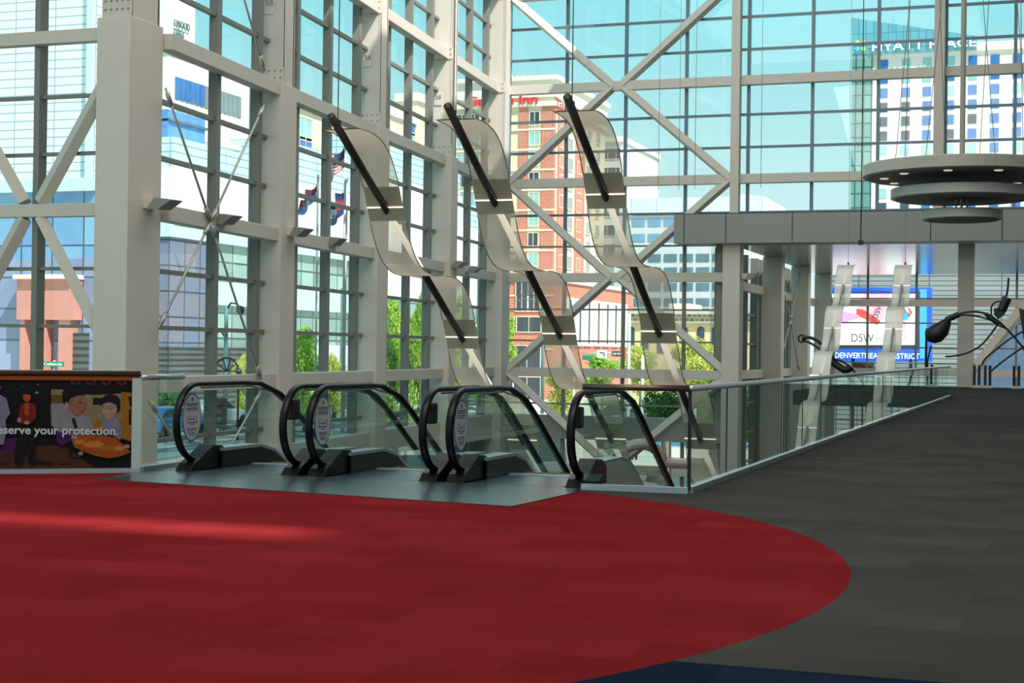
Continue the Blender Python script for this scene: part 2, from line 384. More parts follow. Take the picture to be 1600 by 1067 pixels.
# columns -------------------------------------------------------------
def hcol(x0, x1, y0, y1, zc, label, sign=None, top=25.0):
    """boxed casing up to zc, built-up steel section above"""
    t = empty('column', (x0, y0, -6), label, 'column', 'white columns of the glass hall')
    MB().box(x0, x1, y0, y1, -6, zc).build('casing', M_case, t, bevel=0.01)
    w = (x1 - x0); a = x0 + w * 0.12; b = x1 - w * 0.05; u = MB()
    u.box(a, b, y0 + 0.12, y0 + 0.17, zc, top)
    u.box(a, b, y1 - 0.2, y1 - 0.15, zc, top)
    u.box(b - 0.06, b, y0 + 0.10, y1 - 0.1, zc, top); u.box(a + .18, a + .24, y0 + 0.17, y1 - 0.2, zc, top)
    u.build('steel_shaft', M_white, t)
    g = MB()
    for zz in (zc + 0.0, 13.7, 18.2):
        if zz < top - 1: g.box(a - 0.03, b + 0.02, y0 + 0.08, y0 + 0.12, zz, zz + 0.5)
    g.build('splice_plate', M_white, t)
    bo = MB()
    for zz in (zc + 0.1, 13.8, 18.3):
        for i in range(5):
            for j in (0.08, 0.3): bo.box(a + 0.06 + i * (b - a - 0.15) / 4, a + 0.1 + i * (b - a - 0.15) / 4, y0 + 0.05, y0 + 0.08, zz + j, zz + j + 0.04)
    bo.build('bolt_row', M_mull, t)
    if sign:
        z = sign; p = MB().box(a + .28, a + .62, y0 + 0.09, y0 + 0.12, z - 0.25, z + 0.25).build('number_plate', M_case, t)
        text('plate_number', '58', M_mull, p, (a + .33, y0 + 0.085, z + 0.0), (1, 0, 0), (0, 0, 1), 0.26, 0.003)
    return t
def cx(xl, xr, Y, y=500): return oY(xl, y, Y).x, oY(xr, y, Y).x
a, b = cx(145, 197, 34.3); hcol(a, b, 34.3, 35.85, 9.75, 'nearest and widest white column, at left behind the printed panel')
a, b = cx(385, 437, 43.4); hcol(a, b, 43.4, 44.35, 9.55, 'second white column from the left, above the left escalator', sign=12.0)
a, b = cx(544, 589, 52.6); hcol(a, b, 52.6, 53.5, 9.55, 'third white column from the left, behind the first wavy ribbon', sign=12.0)
a, b = cx(658, 702, 61.7); hcol(a, b, 61.7, 62.5, 9.55, 'fourth white column from the left, before the corner column', sign=12.0)
a, b = cx(745, 784, 70.4); hcol(a, b, 70.4, 71.5, 9.55, 'white column in the inner corner where side wall meets back wall')
# back wall columns
def bcol(xa, xb, Y, z0, z1, label, dep=0.4, m=None):
    p = MB().box(xa, xb, Y - dep, Y, z0, z1).build('column', m or M_white, bevel=0.01)
    return tag(p, label, 'column', 'white columns of the glass hall')
bcol(-14.25, -13.85, YB - .05, 7.6, 25, 'slim white post of the back glass wall rising above the left end of the canopy', .5)
bcol(-5.25, -4.8, YB - .05, 7.6, 25, 'slim white post of the back glass wall beside the disc lamp rod', .5)
bcol(*cx(1130, 1157, 71), 71.6, -6, 6.4, 'white casing column under the left end of the grey canopy', .9, M_case)

# canopy / lower hall beyond ----------------------------------------------
yc = 70.2
zt, zb = oY(1300, 330, yc).z, oY(1300, 378, yc).z
xL = oY(1053, 350, yc).x
t = empty('canopy', (xL, yc, zb), 'long grey panelled canopy box across the back of the hall', 'canopy', None, 'structure')
MB().box(xL, 30, yc, 71.9, zb, zt).build('fascia', M_panel, t)
j = MB()
for px in (1069, 1134, 1238, 1345, 1454, 1566): x = oY(px, 350, yc).x; j.box(x - .02, x + .02, yc - .01, yc + .01, zb, zt)
j.box(xL, 30, yc - .012, yc, zt - .03, zt); j.build('panel_joint', M_joint, t)
# shiny ceiling of the lower hall
m = mat('polished_slat_ceiling', (150, 150, 142), 0.16, 0.55, var=0.05)
N = m.node_tree.nodes; L = m.node_tree.links
wv = N.new('ShaderNodeTexWave'); wv.bands_direction = 'X'; wv.inputs['Scale'].default_value = 0.6; wv.inputs['Distortion'].default_value = 1.0
bp = N.new('ShaderNodeBump'); bp.inputs['Strength'].default_value = 0.12; L.new(wv.outputs['Fac'], bp.inputs['Height']); L.new(bp.outputs[0], N['Principled BSDF'].inputs['Normal'])
struct(MB().box(-14.2, 30, 71.9, YC, zb, zb + .3).build('ceiling_lower', m), 'shiny low ceiling under the grey canopy mirroring the screen', 'ceiling')
hx = -14.05
glazing('window_8', Vector((hx - 1.0, 71.9, 0)), Yv, 0, 27, [1.0 + 3.02 * k for k in range(9)] + [2.1 + 9.07 * k for k in range(3)], -6, zb, 'glass side wall of the lower hall behind the canopy', mw=0.3, md=0.4, rh=0.1, gm=G_far)
for k in range(3):
    y = 80.2 + 9.07 * k
    bcol(hx - 0.25, hx + 0.72, y + .9, -6, zb, 'column of the lower hall, %s behind the canopy end' % ['first','second','third'][k], .95, M_case)
hb((hx-.3, 72, 0.36), (hx-.3, YC, 0.36), name='beam_hall', label='low white beam along the side wall of the lower hall')
hb((hx-.3, 72, 4.6), (hx-.3, YC, 4.6), name='beam_hall', label='high white beam along the side wall of the lower hall')
glazing('window_9', Vector((0, YC, 0)), X, hx, 30, [hx + 2.93 * k for k in range(16)], -6, zb, 'far glass wall with the advertising screen behind it', mm=M_mull, mw=0.13, md=0.2, gm=G_far)
for z in (0.36, 4.6): hb((hx, YC - .2, z), (30, YC - .2, z), name='beam_far', label='white beam of the far glass wall, %s' % ('low' if z < 1 else 'crossing the screen'))
a, b = cx(1496, 1521, 73.4); bcol(a, b, 74.0, -6, zb, 'plain white column standing on the far floor at right', .6, M_case)
p = oY(1524, 575, YC - .3); q = oY(1600, 480, YC - .3); brace(p, q + (q - p) * .6, 0.5, 'pale diagonal brace behind the black sculpture at right')
for (a, b, l) in (((1286, 510), (1262, 455), 'upper'), ((1228, 540), (1285, 583), 'lower')):
    pass
nod = oX(1235, 500, hx + .3)
for (px, py, l) in ((1250, 425, 'rising right'), (1221, 440, 'rising left'), (1248, 578, 'falling right'), (1221, 560, 'falling left')):
    brace(nod, oX(px, py, hx + .3), 0, 'thin tie rod in the lower hall side wall, %s' % l, r=0.04)

# ================================================================== BALUSTRADES
def balustrade(name, pts, label, rail_m, h=1.07, joints=None, post=False, ends=(True, True)):
    t = empty(name, (pts[0][0], pts[0][1], 0), label, 'glass balustrade')
    r = [Vector((x, y, h - .03)) for x, y in pts]
    rl = MB()
    for a, b in zip(r[:-1], r[1:]): rl.tube([a, b], 0.032, 14)
    rl.build('handrail', rail_m, t)
    for a, b in zip(pts[:-1], pts[1:]):
        a, b = Vector((*a, 0)), Vector((*b, 0)); d = (b - a).normalized(); n = Vector((d.y, -d.x, 0)); ln = (b - a).length
        js = joints or max(1, round(ln / 1.5)); c = 0.012
        for i in range(js):
            s0, s1 = a + d * (ln * i / js + c), a + d * (ln * (i + 1) / js - c)
            g = MB().bar(s0 + Vector((0, 0, .555)), s1 + Vector((0, 0, .555)), 0.014, 0.93); g.build('glass_panel', G_bal, t)
            if i: MB().bar(a + d * (ln * i / js) + Vector((0, 0, .08)), a + d * (ln * i / js) + Vector((0, 0, 1.01)), 0.018, 0.012).build('joint_seal', M_blackm, t)
        MB().bar(a + Vector((0, 0, .03)), b + Vector((0, 0, .03)), 0.07, 0.06).build('base_channel', M_steel, t)
    return t
C0 = (-3.44, 15.27)
balustrade('glass_balustrade', [(-4.52, 15.2), C0], 'short glass balustrade with bronze rail right of the escalators', M_bronze, joints=1)
t = balustrade('glass_balustrade', [(-3.44, 15.33), (-3.44, 55.4)], 'long glass balustrade with silver rail running back along the grey floor', mat('silver_rail', (206, 214, 222), .3, .5), joints=22)
MB().bar((-3.44, 15.30, .03), (-3.44, 15.30, 1.02), .03, .03).build('corner_post', M_blackm, t)
balustrade('glass_balustrade', [(-9.4, 73.6), (-3.5, 73.6)], 'distant glass balustrade closing the edge of the far floor', M_steel, joints=4)
# returning glass beside the printed panel
P0 = Vector((-9.51, 14.94, 0)); PD = (oZ(0, 740) - P0); PD.z = 0; PD.normalize(); PN = Vector((PD.y, -PD.x, 0))
if PN.dot(CAM - P0) < 0: PN = -PN
balustrade('glass_balustrade', [(-9.54, 15.02), (-9.56, 15.9)], 'narrow glass balustrade between printed panel and left escalator', M_steel, joints=1)

# printed panel ---------------------------------------------------------
PL = P0 + PD * 6.0
t = empty('advertising_panel', (P0.x, P0.y, 0), 'printed advertising panel with smiling people and white slogan under a bronze rail', 'advertising panel')
zT = oP(100, 583, P0, PN).z
MB().tube([P0 + Vector((0,0,zT)), PL + Vector((0,0,zT))], 0.035, 14).build('handrail', M_bronze, t)
mid = (P0 + PL) / 2
MB().bar(P0 + Vector((0,0,zT/2)) - PN*.02, PL + Vector((0,0,zT/2)) - PN*.02, 0.03, zT - .04).build('glass_backing', mat('pale_panel_back', (182, 196, 190), .3), t)
MB().bar(P0 + Vector((0,0,.025)), PL + Vector((0,0,.025)), 0.09, 0.05).build('base_channel', M_steel, t)
pm = MB()
def PM(n, c): return mat('print_' + n, tuple(v * .72 for v in c), .5, var=.25, scale=14, spec=.2)
LAY = [0]
def art(m, pts, curve=False):
    LAY[0] += 1; off = PN * (0.004 + LAY[0] * 0.00035)
    if curve:
        x0, y0, rx, ry = pts; pts = [(x0 + rx*math.cos(2*math.pi*k/28), y0 + ry*math.sin(2*math.pi*k/28)) for k in range(28)]
    vs = [oP(x, y, P0, PN) + off for x, y in pts]
    pm.add(vs, [tuple(range(len(vs)))], m)
E_ = lambda x, y, rx, ry, m: art(m, (x, y, rx, ry), True)
blk = PM('black', (20, 14, 20)); org = PM('orange', (190, 90, 28)); wht = PM('coat', (170, 165, 175)); sk = PM('skin', (178, 122, 100)); hair = PM('hair', (26, 20, 20))
tan = PM('tan', (168, 150, 110)); mus = PM('mustard', (190, 125, 30)); roast = PM('roast', (200, 95, 28)); roastL = PM('roast_light', (240, 150, 60)); pur = PM('purple', (88, 30, 110)); redp = PM('red', (150, 35, 30))
blu = PM('blue', (40, 38, 110)); brn = PM('brown', (92, 52, 36)); lav = PM('lavender', (150, 150, 185)); drk = PM('dark', (34, 26, 28)); grn = PM('olive', (110, 100, 50)); sk2 = PM('skin_light', (215, 165, 140)); glo = PM('stage_light', (230, 90, 50))
art(blk, [(-260, 588), (215, 592), (214, 733), (-260, 737)])
art(org, [(-260, 585), (215, 588), (215, 594.5), (-260, 592)])
art(brn, [(-250, 700), (100, 696), (150, 733), (-250, 735)])
art(pur, [(-200, 690), (28, 684), (20, 705), (-200, 712)])
for k in range(26): E_(random.uniform(-180, 70), random.uniform(597, 622), random.uniform(1, 3.4), random.uniform(1, 3), random.choice([redp, glo, blu, pur, lav]))
for k in range(10): E_(random.uniform(-120, 120), random.uniform(700, 728), random.uniform(5, 14), random.uniform(1.5, 3), random.choice([brn, redp, drk]))
for x in (118, 142, 166, 190): E_(x, 594, 8, 8, redp); E_(x, 593, 6.4, 6.4, blk)
art(org, [(-260, 585.5), (215, 588.5), (215, 594.5), (-260, 592)])
art(tan, [(80, 608), (208, 611), (214, 614), (214, 672), (80, 666)])
art(grn, [(80, 617), (98, 617), (98, 630), (80, 630)])
art(blk, [(98, 600), (214, 602), (214, 613), (145, 617), (98, 610)])
art(mus, [(190, 612), (206, 614), (206, 664), (190, 664)])
for x in (205, 210): art(drk, [(x-4, 640), (x, 638), (x, 664), (x-4, 664)])
art(drk, [(200, 620), (214, 618), (214, 632), (203, 636)])
art(drk, [(145, 621), (158, 622), (158, 632), (145, 632)])
# man in pale coat
art(wht, [(79, 632), (88, 630), (100, 630), (112, 645), (118, 652), (128, 648), (140, 650), (146, 668), (144, 680), (100, 682), (84, 670), (80, 655)])
art(sk, [(99, 626), (104, 620), (120, 615), (132, 618), (134, 628), (135, 636), (132, 640), (130, 648), (124, 650), (114, 646), (106, 640), (100, 634)])
art(hair, [(98, 628), (97, 613), (104, 607), (120, 606), (131, 609), (134, 617), (122, 618), (110, 622), (106, 632), (101, 632)])
E_(104, 633, 3, 5, sk2); art(drk, [(112, 653), (117, 653), (121, 668), (118, 672), (114, 662)]); E_(128, 643, 3, 1, redp); E_(125, 629, 2, .9, drk)
# woman with dark hair, glasses and mustard top
art(mus, [(145, 668), (150, 656), (160, 653), (180, 652), (198, 660), (207, 672), (206, 690), (188, 684), (150, 672)])
art(lav, [(158, 654), (180, 650), (190, 668), (188, 688), (176, 680), (160, 668)])
E_(173, 628, 15, 12.5, hair); art(sk2, [(160, 630), (168, 627), (180, 628), (183, 640), (178, 650), (170, 657), (163, 652), (159, 642)]); art(hair, [(157, 633), (158, 622), (172, 618), (186, 622), (188, 638), (184, 646), (182, 633), (172, 628), (164, 630)])
E_(163, 636, 3.5, 2.6, drk); E_(163, 636, 2.7, 1.9, sk2); E_(173, 636.5, 4, 2.8, drk); E_(173, 636.5, 3.1, 2.1, sk2); E_(164.5, 648, 3.4, 1.6, wht)
# roast bird and purple sleeves
art(pur, [(88, 676), (112, 672), (110, 688), (96, 697), (89, 690)]); art(pur, [(204, 674), (214, 670), (214, 690), (206, 688)])
art(roast, [(111, 686), (118, 680), (140, 679), (165, 680), (180, 684), (192, 694), (204, 706), (190, 712), (170, 716), (150, 712), (130, 705), (116, 698)])
E_(146, 694, 16, 5, roastL); E_(168, 700, 14, 4, mus); E_(124, 690, 8, 4, roastL); E_(186, 700, 8, 4, roastL); E_(150, 704, 20, 3, roast)
E_(116, 683, 5, 3, sk2); E_(198, 697, 5, 3, sk2); E_(126, 708, 4, 3, wht); E_(110, 706, 3, 4, drk)
# performer in red jacket, figure in pale shirt
E_(42, 620, 6, 7.5, glo); art(hair, [(35, 620), (36, 613), (42, 610), (49, 614), (50, 622), (46, 616), (38, 616)]); art(redp, [(32, 633), (40, 628), (46, 628), (56, 633), (57, 652), (47, 662), (34, 662), (28, 656)])
art(roast, [(38, 630), (46, 630), (45, 648), (38, 648)]); E_(30, 656, 3, 4, sk2); E_(42, 660, 4, 3, sk2); art(blk, [(30, 665), (56, 665), (54, 724), (46, 724), (43, 690), (34, 724), (22, 724)])
art(lav, [(-14, 616), (0, 616), (10, 622), (16, 645), (9, 656), (10, 672), (6, 694), (-20, 694)]); E_(-6, 606, 7, 8, sk)
poster = pm.build('printed_poster', None, t)
tp0, tp1 = oP(-5, 677, P0, PN), oP(184, 679, P0, PN)
text('slogan', 'eserve your protection.', mat('slogan_white', (190, 190, 192), .5, var=0.02), poster, tp0 + PN * .035, (tp1 - tp0), (0, 0, 1), 0.125, 0.002, fit=(tp1 - tp0).length, bold=0.003)
a = oP(222, 600, P0, PN)
MB().bar(P0 + Vector((0,0,.05)) + PN*.03 + PD*.04, P0 + Vector((0,0,zT-.05)) + PN*.03 + PD*.04, .1, .02, up=PN).build('end_post', mat('pale_post', (178, 190, 184), .35), t)

# ================================================================== ESCALATORS
AL = math.radians(30.2); R0 = 1.1; YT = 16.75
def base(s, off):
    """point of the balustrade line: s metres along, off metres above the step line"""
    L0 = YT - 15.0
    if s < L0: return (15.0 + s, off)
    s -= L0; La = R0 * AL + 1e-6
    cy, cz = YT, -R0
    if s < La: a = s / R0; return (cy + (R0 + off) * math.sin(a), cz + (R0 + off) * math.cos(a))
    s -= La
    y, z = cy + (R0 + off) * math.sin(AL), cz + (R0 + off) * math.cos(AL)
    return (y + s * math.cos(AL), z - s * math.sin(AL))
SEND = 13.2
def line(off, s0, s1, n=40): return [base(s0 + (s1 - s0) * k / n, off) for k in range(n + 1)]
def strip(xa, xb, o0, o1, s0, s1, m, nm, par, n=40):
    a = line(o0, s0, s1, n); b = line(o1, s0, s1, n); mb = MB(); vs = []
    for (p, q) in zip(a, b): vs += [(xa, *p), (xb, *p), (xb, *q), (xa, *q)]
    fs = [(0, 1, 2, 3), tuple(4*n + k for k in (3, 2, 1, 0))]
    for i in range(n):
        for k in range(4): k2 = (k+1) % 4; fs.append((i*4+k, i*4+4+k, i*4+4+k2, i*4+k2))
    mb.add(vs, fs); return mb.build(nm, m, par)
M_treads = brickmat('grooved_step', (58, 60, 60), (66, 68, 68), (24, 24, 24), 1, .04, 1.0, .008)
M_clad = mat('pale_cladding', (188, 196, 190), .35, var=.03)
M_yel = mat('yellow_line', (190, 150, 30), .5)
M_stick = mat('sticker_white', (206, 204, 214), .5, var=.03); M_ring = mat('sticker_blue', (30, 112, 160), .5); M_ink = mat('sticker_ink', (96, 88, 96), .6)
def escalator(cx_, label):
    t = empty('escalator', (cx_, 15.2, 0), label, 'escalator', 'escalators going down to the lobby')
    hw = 0.655
    for sg in (-1, 1):
        x = cx_ + sg * hw
        # glass with a round nose
        top = line(0.90, 0.55, SEND, 40); nose = []; r = 0.395; cy, cz = 15.53, 0.515
        for k in range(15): a = math.pi/2 + math.pi * k / 14; nose.append((cy + r*math.cos(a)*1.0, cz + r*math.sin(a)))
        bot = line(0.2, 0.8, SEND, 40)
        out = top[::-1] + nose + bot
        MB().prism([(x - .006, y, z) for y, z in out], (.012, 0, 0)).build('glass_side', G_bal, t)
        # handrail
        path = [(15.75, .13), (15.6, .115)] 
        for k in range(17): a = -math.pi/2 - math.pi * k / 16; path.append((cy + .425*math.cos(a), .545 + .425*math.sin(a)))
        path += line(0.97, 0.75, SEND, 44)
        MB().tube([(x, y, z) for y, z in path], .030, 12, ry=.046, up=(1, 0, 0)).build('handrail', M_black, t)
        MB().tube([(x, y, z - .045) for y, z in line(0.97, 0.62, SEND, 44)], .012, 6).build('rail_guide', M_steel, t)
        # newel base
        a0, a1 = x - .10, x + .10
        nb = MB().prism([(a0, y, z) for y, z in ((15.24, 0), (15.34, .09), (15.5, .15), (15.64, .22), (15.76, .275), (15.95, .26), (16.12, .19), (16.12, 0))], (.2, 0, 0))
        nb.build('newel_base', M_black, t, bevel=.012)
        xi = x - sg * .13
        strip(min(x + sg*.085, xi), max(x + sg*.085, xi), .20, .235, .9, SEND, M_steel, 'deck_cover', t)
        strip(min(xi, xi + sg*.02), max(xi, xi + sg*.02), -.25, .20, .9, SEND, M_dark, 'inner_skirt', t)
        xo = x + sg * .075
        strip(min(xo, xo + sg*.015), max(xo, xo + sg*.015), -1.0, .20, .8, SEND, M_clad, 'outer_cladding', t)
        if sg > 0:
            bx = MB().box(x - .07, x + .05, 15.28, 15.42, .61, .83); o = bx.build('control_box', M_blackm, t, bevel=.02)
            MB().box(x - .04, x + .02, 15.272, 15.282, .66, .78).build('red_button_plate', mat('dull_red', (70, 22, 24), .5), o)
        else:
            yy, zz = 15.42, .60; n = Vector((1, 0, 0))
            # oval sticker on the glass
            def ell(ry, rz, dx, m, mb, cz=0, cy_=0): mb.prism([(x + dx, yy + cy_ + ry*math.cos(2*math.pi*k/40), zz + cz + rz*math.sin(2*math.pi*k/40)) for k in range(40)], (.0015, 0, 0), m)
            mb = MB(); ell(.205, .275, .008, M_ring, mb); ell(.188, .256, .0098, M_stick, mb)
            st = mb.build('oval_sticker', None, t)
            st['label'] = 'oval white sticker with blue rim'
            kk = MB()
            ell(.018, .022, .012, M_ink, kk, cz=.2)
            def q(y0, y1, z0, z1): kk.box(x + .012, x + .0135, yy + y0, yy + y1, zz + z0, zz + z1, M_ink)
            for (w, z0, h) in ((.13, .145, .012), (.12, .125, .01), (.12, .095, .012), (.11, .075, .008), (.05, -.085, .007), (.10, -.13, .009), (.1, -.15, .006), (.08, -.18, .007), (.06, -.2, .006)): q(-w, w, z0, z0 + h)
            q(-.1, .1, -.065, -.055); q(-.1, -.09, -.06, .02); q(.09, .1, -.06, .02); q(-.05, .05, -.03, -.02); q(-.05, -.04, -.02, .03); q(.04, .05, -.02, .01)
            kk.build('sticker_print', None, st)
    MB().box(cx_ - .51, cx_ + .51, 15.3, 16.65, -.3, .009).build('landing_plate', M_plate, t)
    cp = MB().box(cx_ - .51, cx_ + .51, 16.55, 16.67, .009, .02).build('comb_plate', M_steel, t)
    for k in range(26):
        y = 16.7 + .4 * k; z = 0 if y < YT else -(y - YT) * math.tan(AL) if y > YT + .7 else -((y - YT) ** 2) / 2.6
        sb = MB().box(cx_ - .5, cx_ + .5, y, y + .395, z - .2, z, M_treads); sb.box(cx_ - .5, cx_ + .5, y + .375, y + .396, z + .0, z + .002, M_yel)
        sb.build('step', None, t)
    a = line(-1.0, 1.0, SEND, 30)
    mb = MB(); vs = []
    for p in a: vs += [(cx_ - .72, *p), (cx_ + .72, *p)]
    mb.add(vs, [(2*i, 2*i+1, 2*i+3, 2*i+2) for i in range(30)]); mb.build('soffit', M_clad, t)
    return t
escalator(-8.50, 'leftmost of the three down escalators, beside the printed panel')
escalator(-6.88, 'middle of the three down escalators')
escalator(-5.27, 'rightmost of the three down escalators, beside the bronze-railed glass')

# ================================================================== WAVY RIBBON SCULPTURES
def ribbonmat(name, c, trans, tl=0.5):
    m = bpy.data.materials.new(name); m.use_nodes = True; N = m.node_tree.nodes; L = m.node_tree.links; N.clear()
    o = N.new('ShaderNodeOutputMaterial'); d = N.new('ShaderNodeBsdfDiffuse'); tr = N.new('ShaderNodeBsdfTranslucent'); tp = N.new('ShaderNodeBsdfTransparent'); gl = N.new('ShaderNodeBsdfGlossy')
    for n in (d, tr, gl): n.inputs[0].default_value = rgb(*c)
    gl.inputs['Roughness'].default_value = .35; tp.inputs[0].default_value = (.90, .87, .82, 1)
    a = N.new('ShaderNodeMixShader'); a.inputs[0].default_value = tl; L.new(d.outputs[0], a.inputs[1]); L.new(tr.outputs[0], a.inputs[2])
    b = N.new('ShaderNodeMixShader'); b.inputs[0].default_value = .15; L.new(a.outputs[0], b.inputs[1]); L.new(gl.outputs[0], b.inputs[2])
    q = N.new('ShaderNodeMixShader'); L.new(b.outputs[0], q.inputs[1])
    lw = N.new('ShaderNodeLayerWeight'); lw.inputs['Blend'].default_value = 0.5; mm = N.new('ShaderNodeMapRange'); mm.inputs['From Min'].default_value = .12; mm.inputs['From Max'].default_value = .6
    mm.inputs['To Min'].default_value = trans; mm.inputs['To Max'].default_value = 0; L.new(lw.outputs['Facing'], mm.inputs[0]); L.new(mm.outputs[0], q.inputs[0]); L.new(tp.outputs[0], q.inputs[2]); L.new(q.outputs[0], o.inputs[0])
    MATS[name] = m; return m
M_rib = ribbonmat('translucent_ribbon', (216, 206, 188), .56, .62)
M_ribS = ribbonmat('opaque_ribbon', (186, 176, 152), 0.0, .1)
M_ribF = ribbonmat('far_ribbon', (226, 226, 218), .12)
M_tube = mat('white_glow', (240, 234, 220), .3, emit=1.3)  # emission puts the sunlit highlight of the pole into the tube colour
M_pole = mat('dark_pole', (62, 57, 52), .4, .3)
def sculpture(top, sgn, L, A, w, periods, label, far=False, group='large wavy ribbons over the escalators', start=.28):
    d = Vector((0, sgn * math.cos(AL), -math.sin(AL))); n = Vector((0, sgn * math.sin(AL), math.cos(AL)))
    O = Vector(top); t = empty('ribbon_sculpture', tuple(O), label, 'sculpture', group)
    def pt(u): return O + d * (start + u * L) + n * (A * math.sin(2*math.pi*u) )
    rad = .055 if not far else .05
    for p in range(periods):
        # translucent lengths and opaque joints, each its own part
        segs = [(0.03, .425, 0), (.425, .55, 1), (.55, .97, 0), (.97, 1.03, 1)]
        if p == 0: segs.insert(0, (0.0, .03, 1))
        for (u0, u1, op) in segs:
            if p == periods - 1 and u1 > 1: u1 = 1.0
            mb = MB(); vs = []; k = max(4, int((u1-u0) * 48))
            for i in range(k + 1):
                q = pt(p + u0 + (u1 - u0) * i / k); T = (pt(p + u0 + (u1-u0)*i/k + 1e-3) - pt(p + u0 + (u1-u0)*i/k - 1e-3)).normalized(); nn = Vector((0, -T.z, T.y)) * .004
                vs += [q + Vector((-w/2, 0, 0)) + nn, q + Vector((w/2, 0, 0)) + nn]
            mb.add(vs, [(2*i, 2*i+1, 2*i+3, 2*i+2) for i in range(k)], None, True)
            mb.build('ribbon_joint' if op else 'ribbon_panel', (M_ribS if not far else M_ribF) if op else (M_ribF if far else M_rib), t)
            if not op:
                for sx_ in (-w/2, w/2):
                    eb = MB(); eb.tube([vs[2*i] * .5 + vs[2*i+1] * .5 + Vector((sx_, 0, 0)) for i in range(k+1)], .008, 5)
                    eb.build('ribbon_edge', M_ribS if not far else M_ribF, t)
        q = pt(p + .5)
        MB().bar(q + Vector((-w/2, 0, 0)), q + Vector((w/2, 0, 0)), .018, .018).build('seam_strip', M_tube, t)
        if far:
            MB().tube([O + d * (start + (p + .5) * L), O + d * (start + (p + 1.0) * L)], rad, 12).build('pole', M_rod, t)
            MB().tube([O + d * (start + (p + .12) * L), O + d * (start + (p + .44) * L)], rad * .8, 12).build('highlight_tube', M_tube, t)
            continue
        a = O + d * (start + (p - (start / L if p == 0 else .0)) * L); b = O + d * (start + (p + .54) * L)
        MB().tube([a, b], rad, 14).build('pole' , M_pole if not far else M_rod, t)
        a = O + d * (start + (p + .56) * L); b = O + d * (start + (p + .93) * L)
        MB().tube([a, b], rad * .85, 12).build('highlight_tube', M_tube, t)  # glowing tube drawn as the bright highlight behind the ribbon
    c0 = O + d * (start * .9); MB().tube([c0, Vector((c0.x, c0.y, 25))], .008, 6).build('suspension_cable', M_rod, t)
    MB().box(c0.x - .03, c0.x + .03, c0.y - .03, c0.y + .03, c0.z, c0.z + .1).build('cable_clamp', M_blackm, t)
    return t
def at_depth(x, y, D): return CAM + ray(x, y) * D
for (x, y, l) in ((517, 181, 'left wavy translucent ribbon on a dark slanting pole'), (699, 165, 'middle wavy translucent ribbon on a dark slanting pole'), (886, 151, 'right wavy translucent ribbon, passing behind the bronze rail corner')):
    sculpture(oY(x, y, 18.9), 1, 3.64, .36, .56, 4, l)
for (x, y, l) in ((1326, 412, 'small pale wavy ribbon far off, left of the pair'), (1415, 412, 'small pale wavy ribbon far off, in front of the advertising screen')):
    sculpture(oY(x, y, 57.5), -1, 3.1, .30, .58, 4, l, True, 'small pale ribbons at the far end of the void', start=.12)

# ================================================================== DISC PENDANT
Yp = 36.0
c = oY(1503, 275, Yp * 1.02); rr = 2.24
t = empty('disc_pendant_lamp', (c.x, c.y, oY(1503, 340, c.y).z), 'huge pendant lamp of three stacked grey discs hanging at top right', 'pendant lamp')
M_disc = mat('disc_metal', (168, 166, 156), .5, .1, var=.03); M_discU = mat('disc_underside', (104, 102, 96), .6)
px = (c - CAM).dot(Fw) / FPX
def disc(ytop, ybot, rpx, nm, hollow=True):
    z1 = c.z + (275 - ytop) * px; z0 = c.z + (275 - ybot) * px; r = rpx * px
    # the near rim appears higher than the centre: shift by r*sin
    e_ = math.atan2(z0 - EYE, c.y); dz = r * math.tan(e_) ; return z0, z1, r
zA = c.z
for (zc_, r, th_, nm) in ((5.42, 152 * px, .26, 'large_disc'), (4.93, 108 * px, .22, 'middle_disc'), (4.46, 61 * px, .2, 'small_disc')):
    mb = MB()
    mb.lathe((c.x, c.y, zc_), [(r - .05, .0), (r, .02), (r, th_), (r - .04, th_ + .02), (.05, th_ + .02)], 72, M_disc)
    o = mb.build(nm, None, t)
    MB().lathe((c.x, c.y, zc_ - .012), [(r - .10, 0), (r - .10, .012)], 72).build('underside', M_discU, o)
    if nm == 'large_disc':
        for k in range(10):
            a = 2*math.pi*k/10 + .2; x, y = c.x + (r*.78)*math.cos(a), c.y + (r*.78)*math.sin(a)
            MB().lathe((x, y, zc_ - .03), [(.09, 0), (.1, .02)], 16).build('downlight', mat('lamp_lens', (250, 245, 230), .3, emit=.5), o)
for i, (dx, dy) in enumerate(((.12, 0), (-.12, 0), (0, .12), (0, -.12))):
    MB().tube([(c.x + dx, c.y + dy, 4.6), (c.x + dx, c.y + dy, 5.45)], .02, 8).build('inner_rod', M_rod, t)
MB().tube([(c.x, c.y, 5.65), (c.x, c.y, 25)], .06, 12).build('stem', M_white, t)
for k in range(8):
    a = 2*math.pi*k/8 + .3; MB().tube([(c.x + 1.5*math.cos(a), c.y + 1.5*math.sin(a), 5.69), (c.x + 1.1*math.cos(a + .5), c.y + 1.1*math.sin(a + .5), 14), (c.x + .3*math.cos(a), c.y + .3*math.sin(a), 25)], .009, 5).build('cable', M_rod, t)
for k, pxx in enumerate((1063, 1088, 1031, 1191)):
    p = oY(pxx, 100, 66); tag(MB().tube([(p.x, p.y, 8.4), (p.x, p.y, 25)], .012, 5).build('hanging_cable', M_rod), 'thin vertical cable before the upper back glass', 'cable', 'thin cables hanging before the back glass')
for (pxx, y0, l) in ((1345, 379, 'cable with black end fitting in front of the grey canopy'),):
    p = oY(pxx, y0, 66); o = MB().tube([(p.x, p.y, p.z), (p.x, p.y, 25)], .02, 6).build('hanging_wire', M_blackm); tag(o, l, 'cable'); MB().box(p.x-.1, p.x+.1, p.y-.1, p.y+.1, p.z-.1, p.z+.1).build('end_fitting', M_blackm, o)

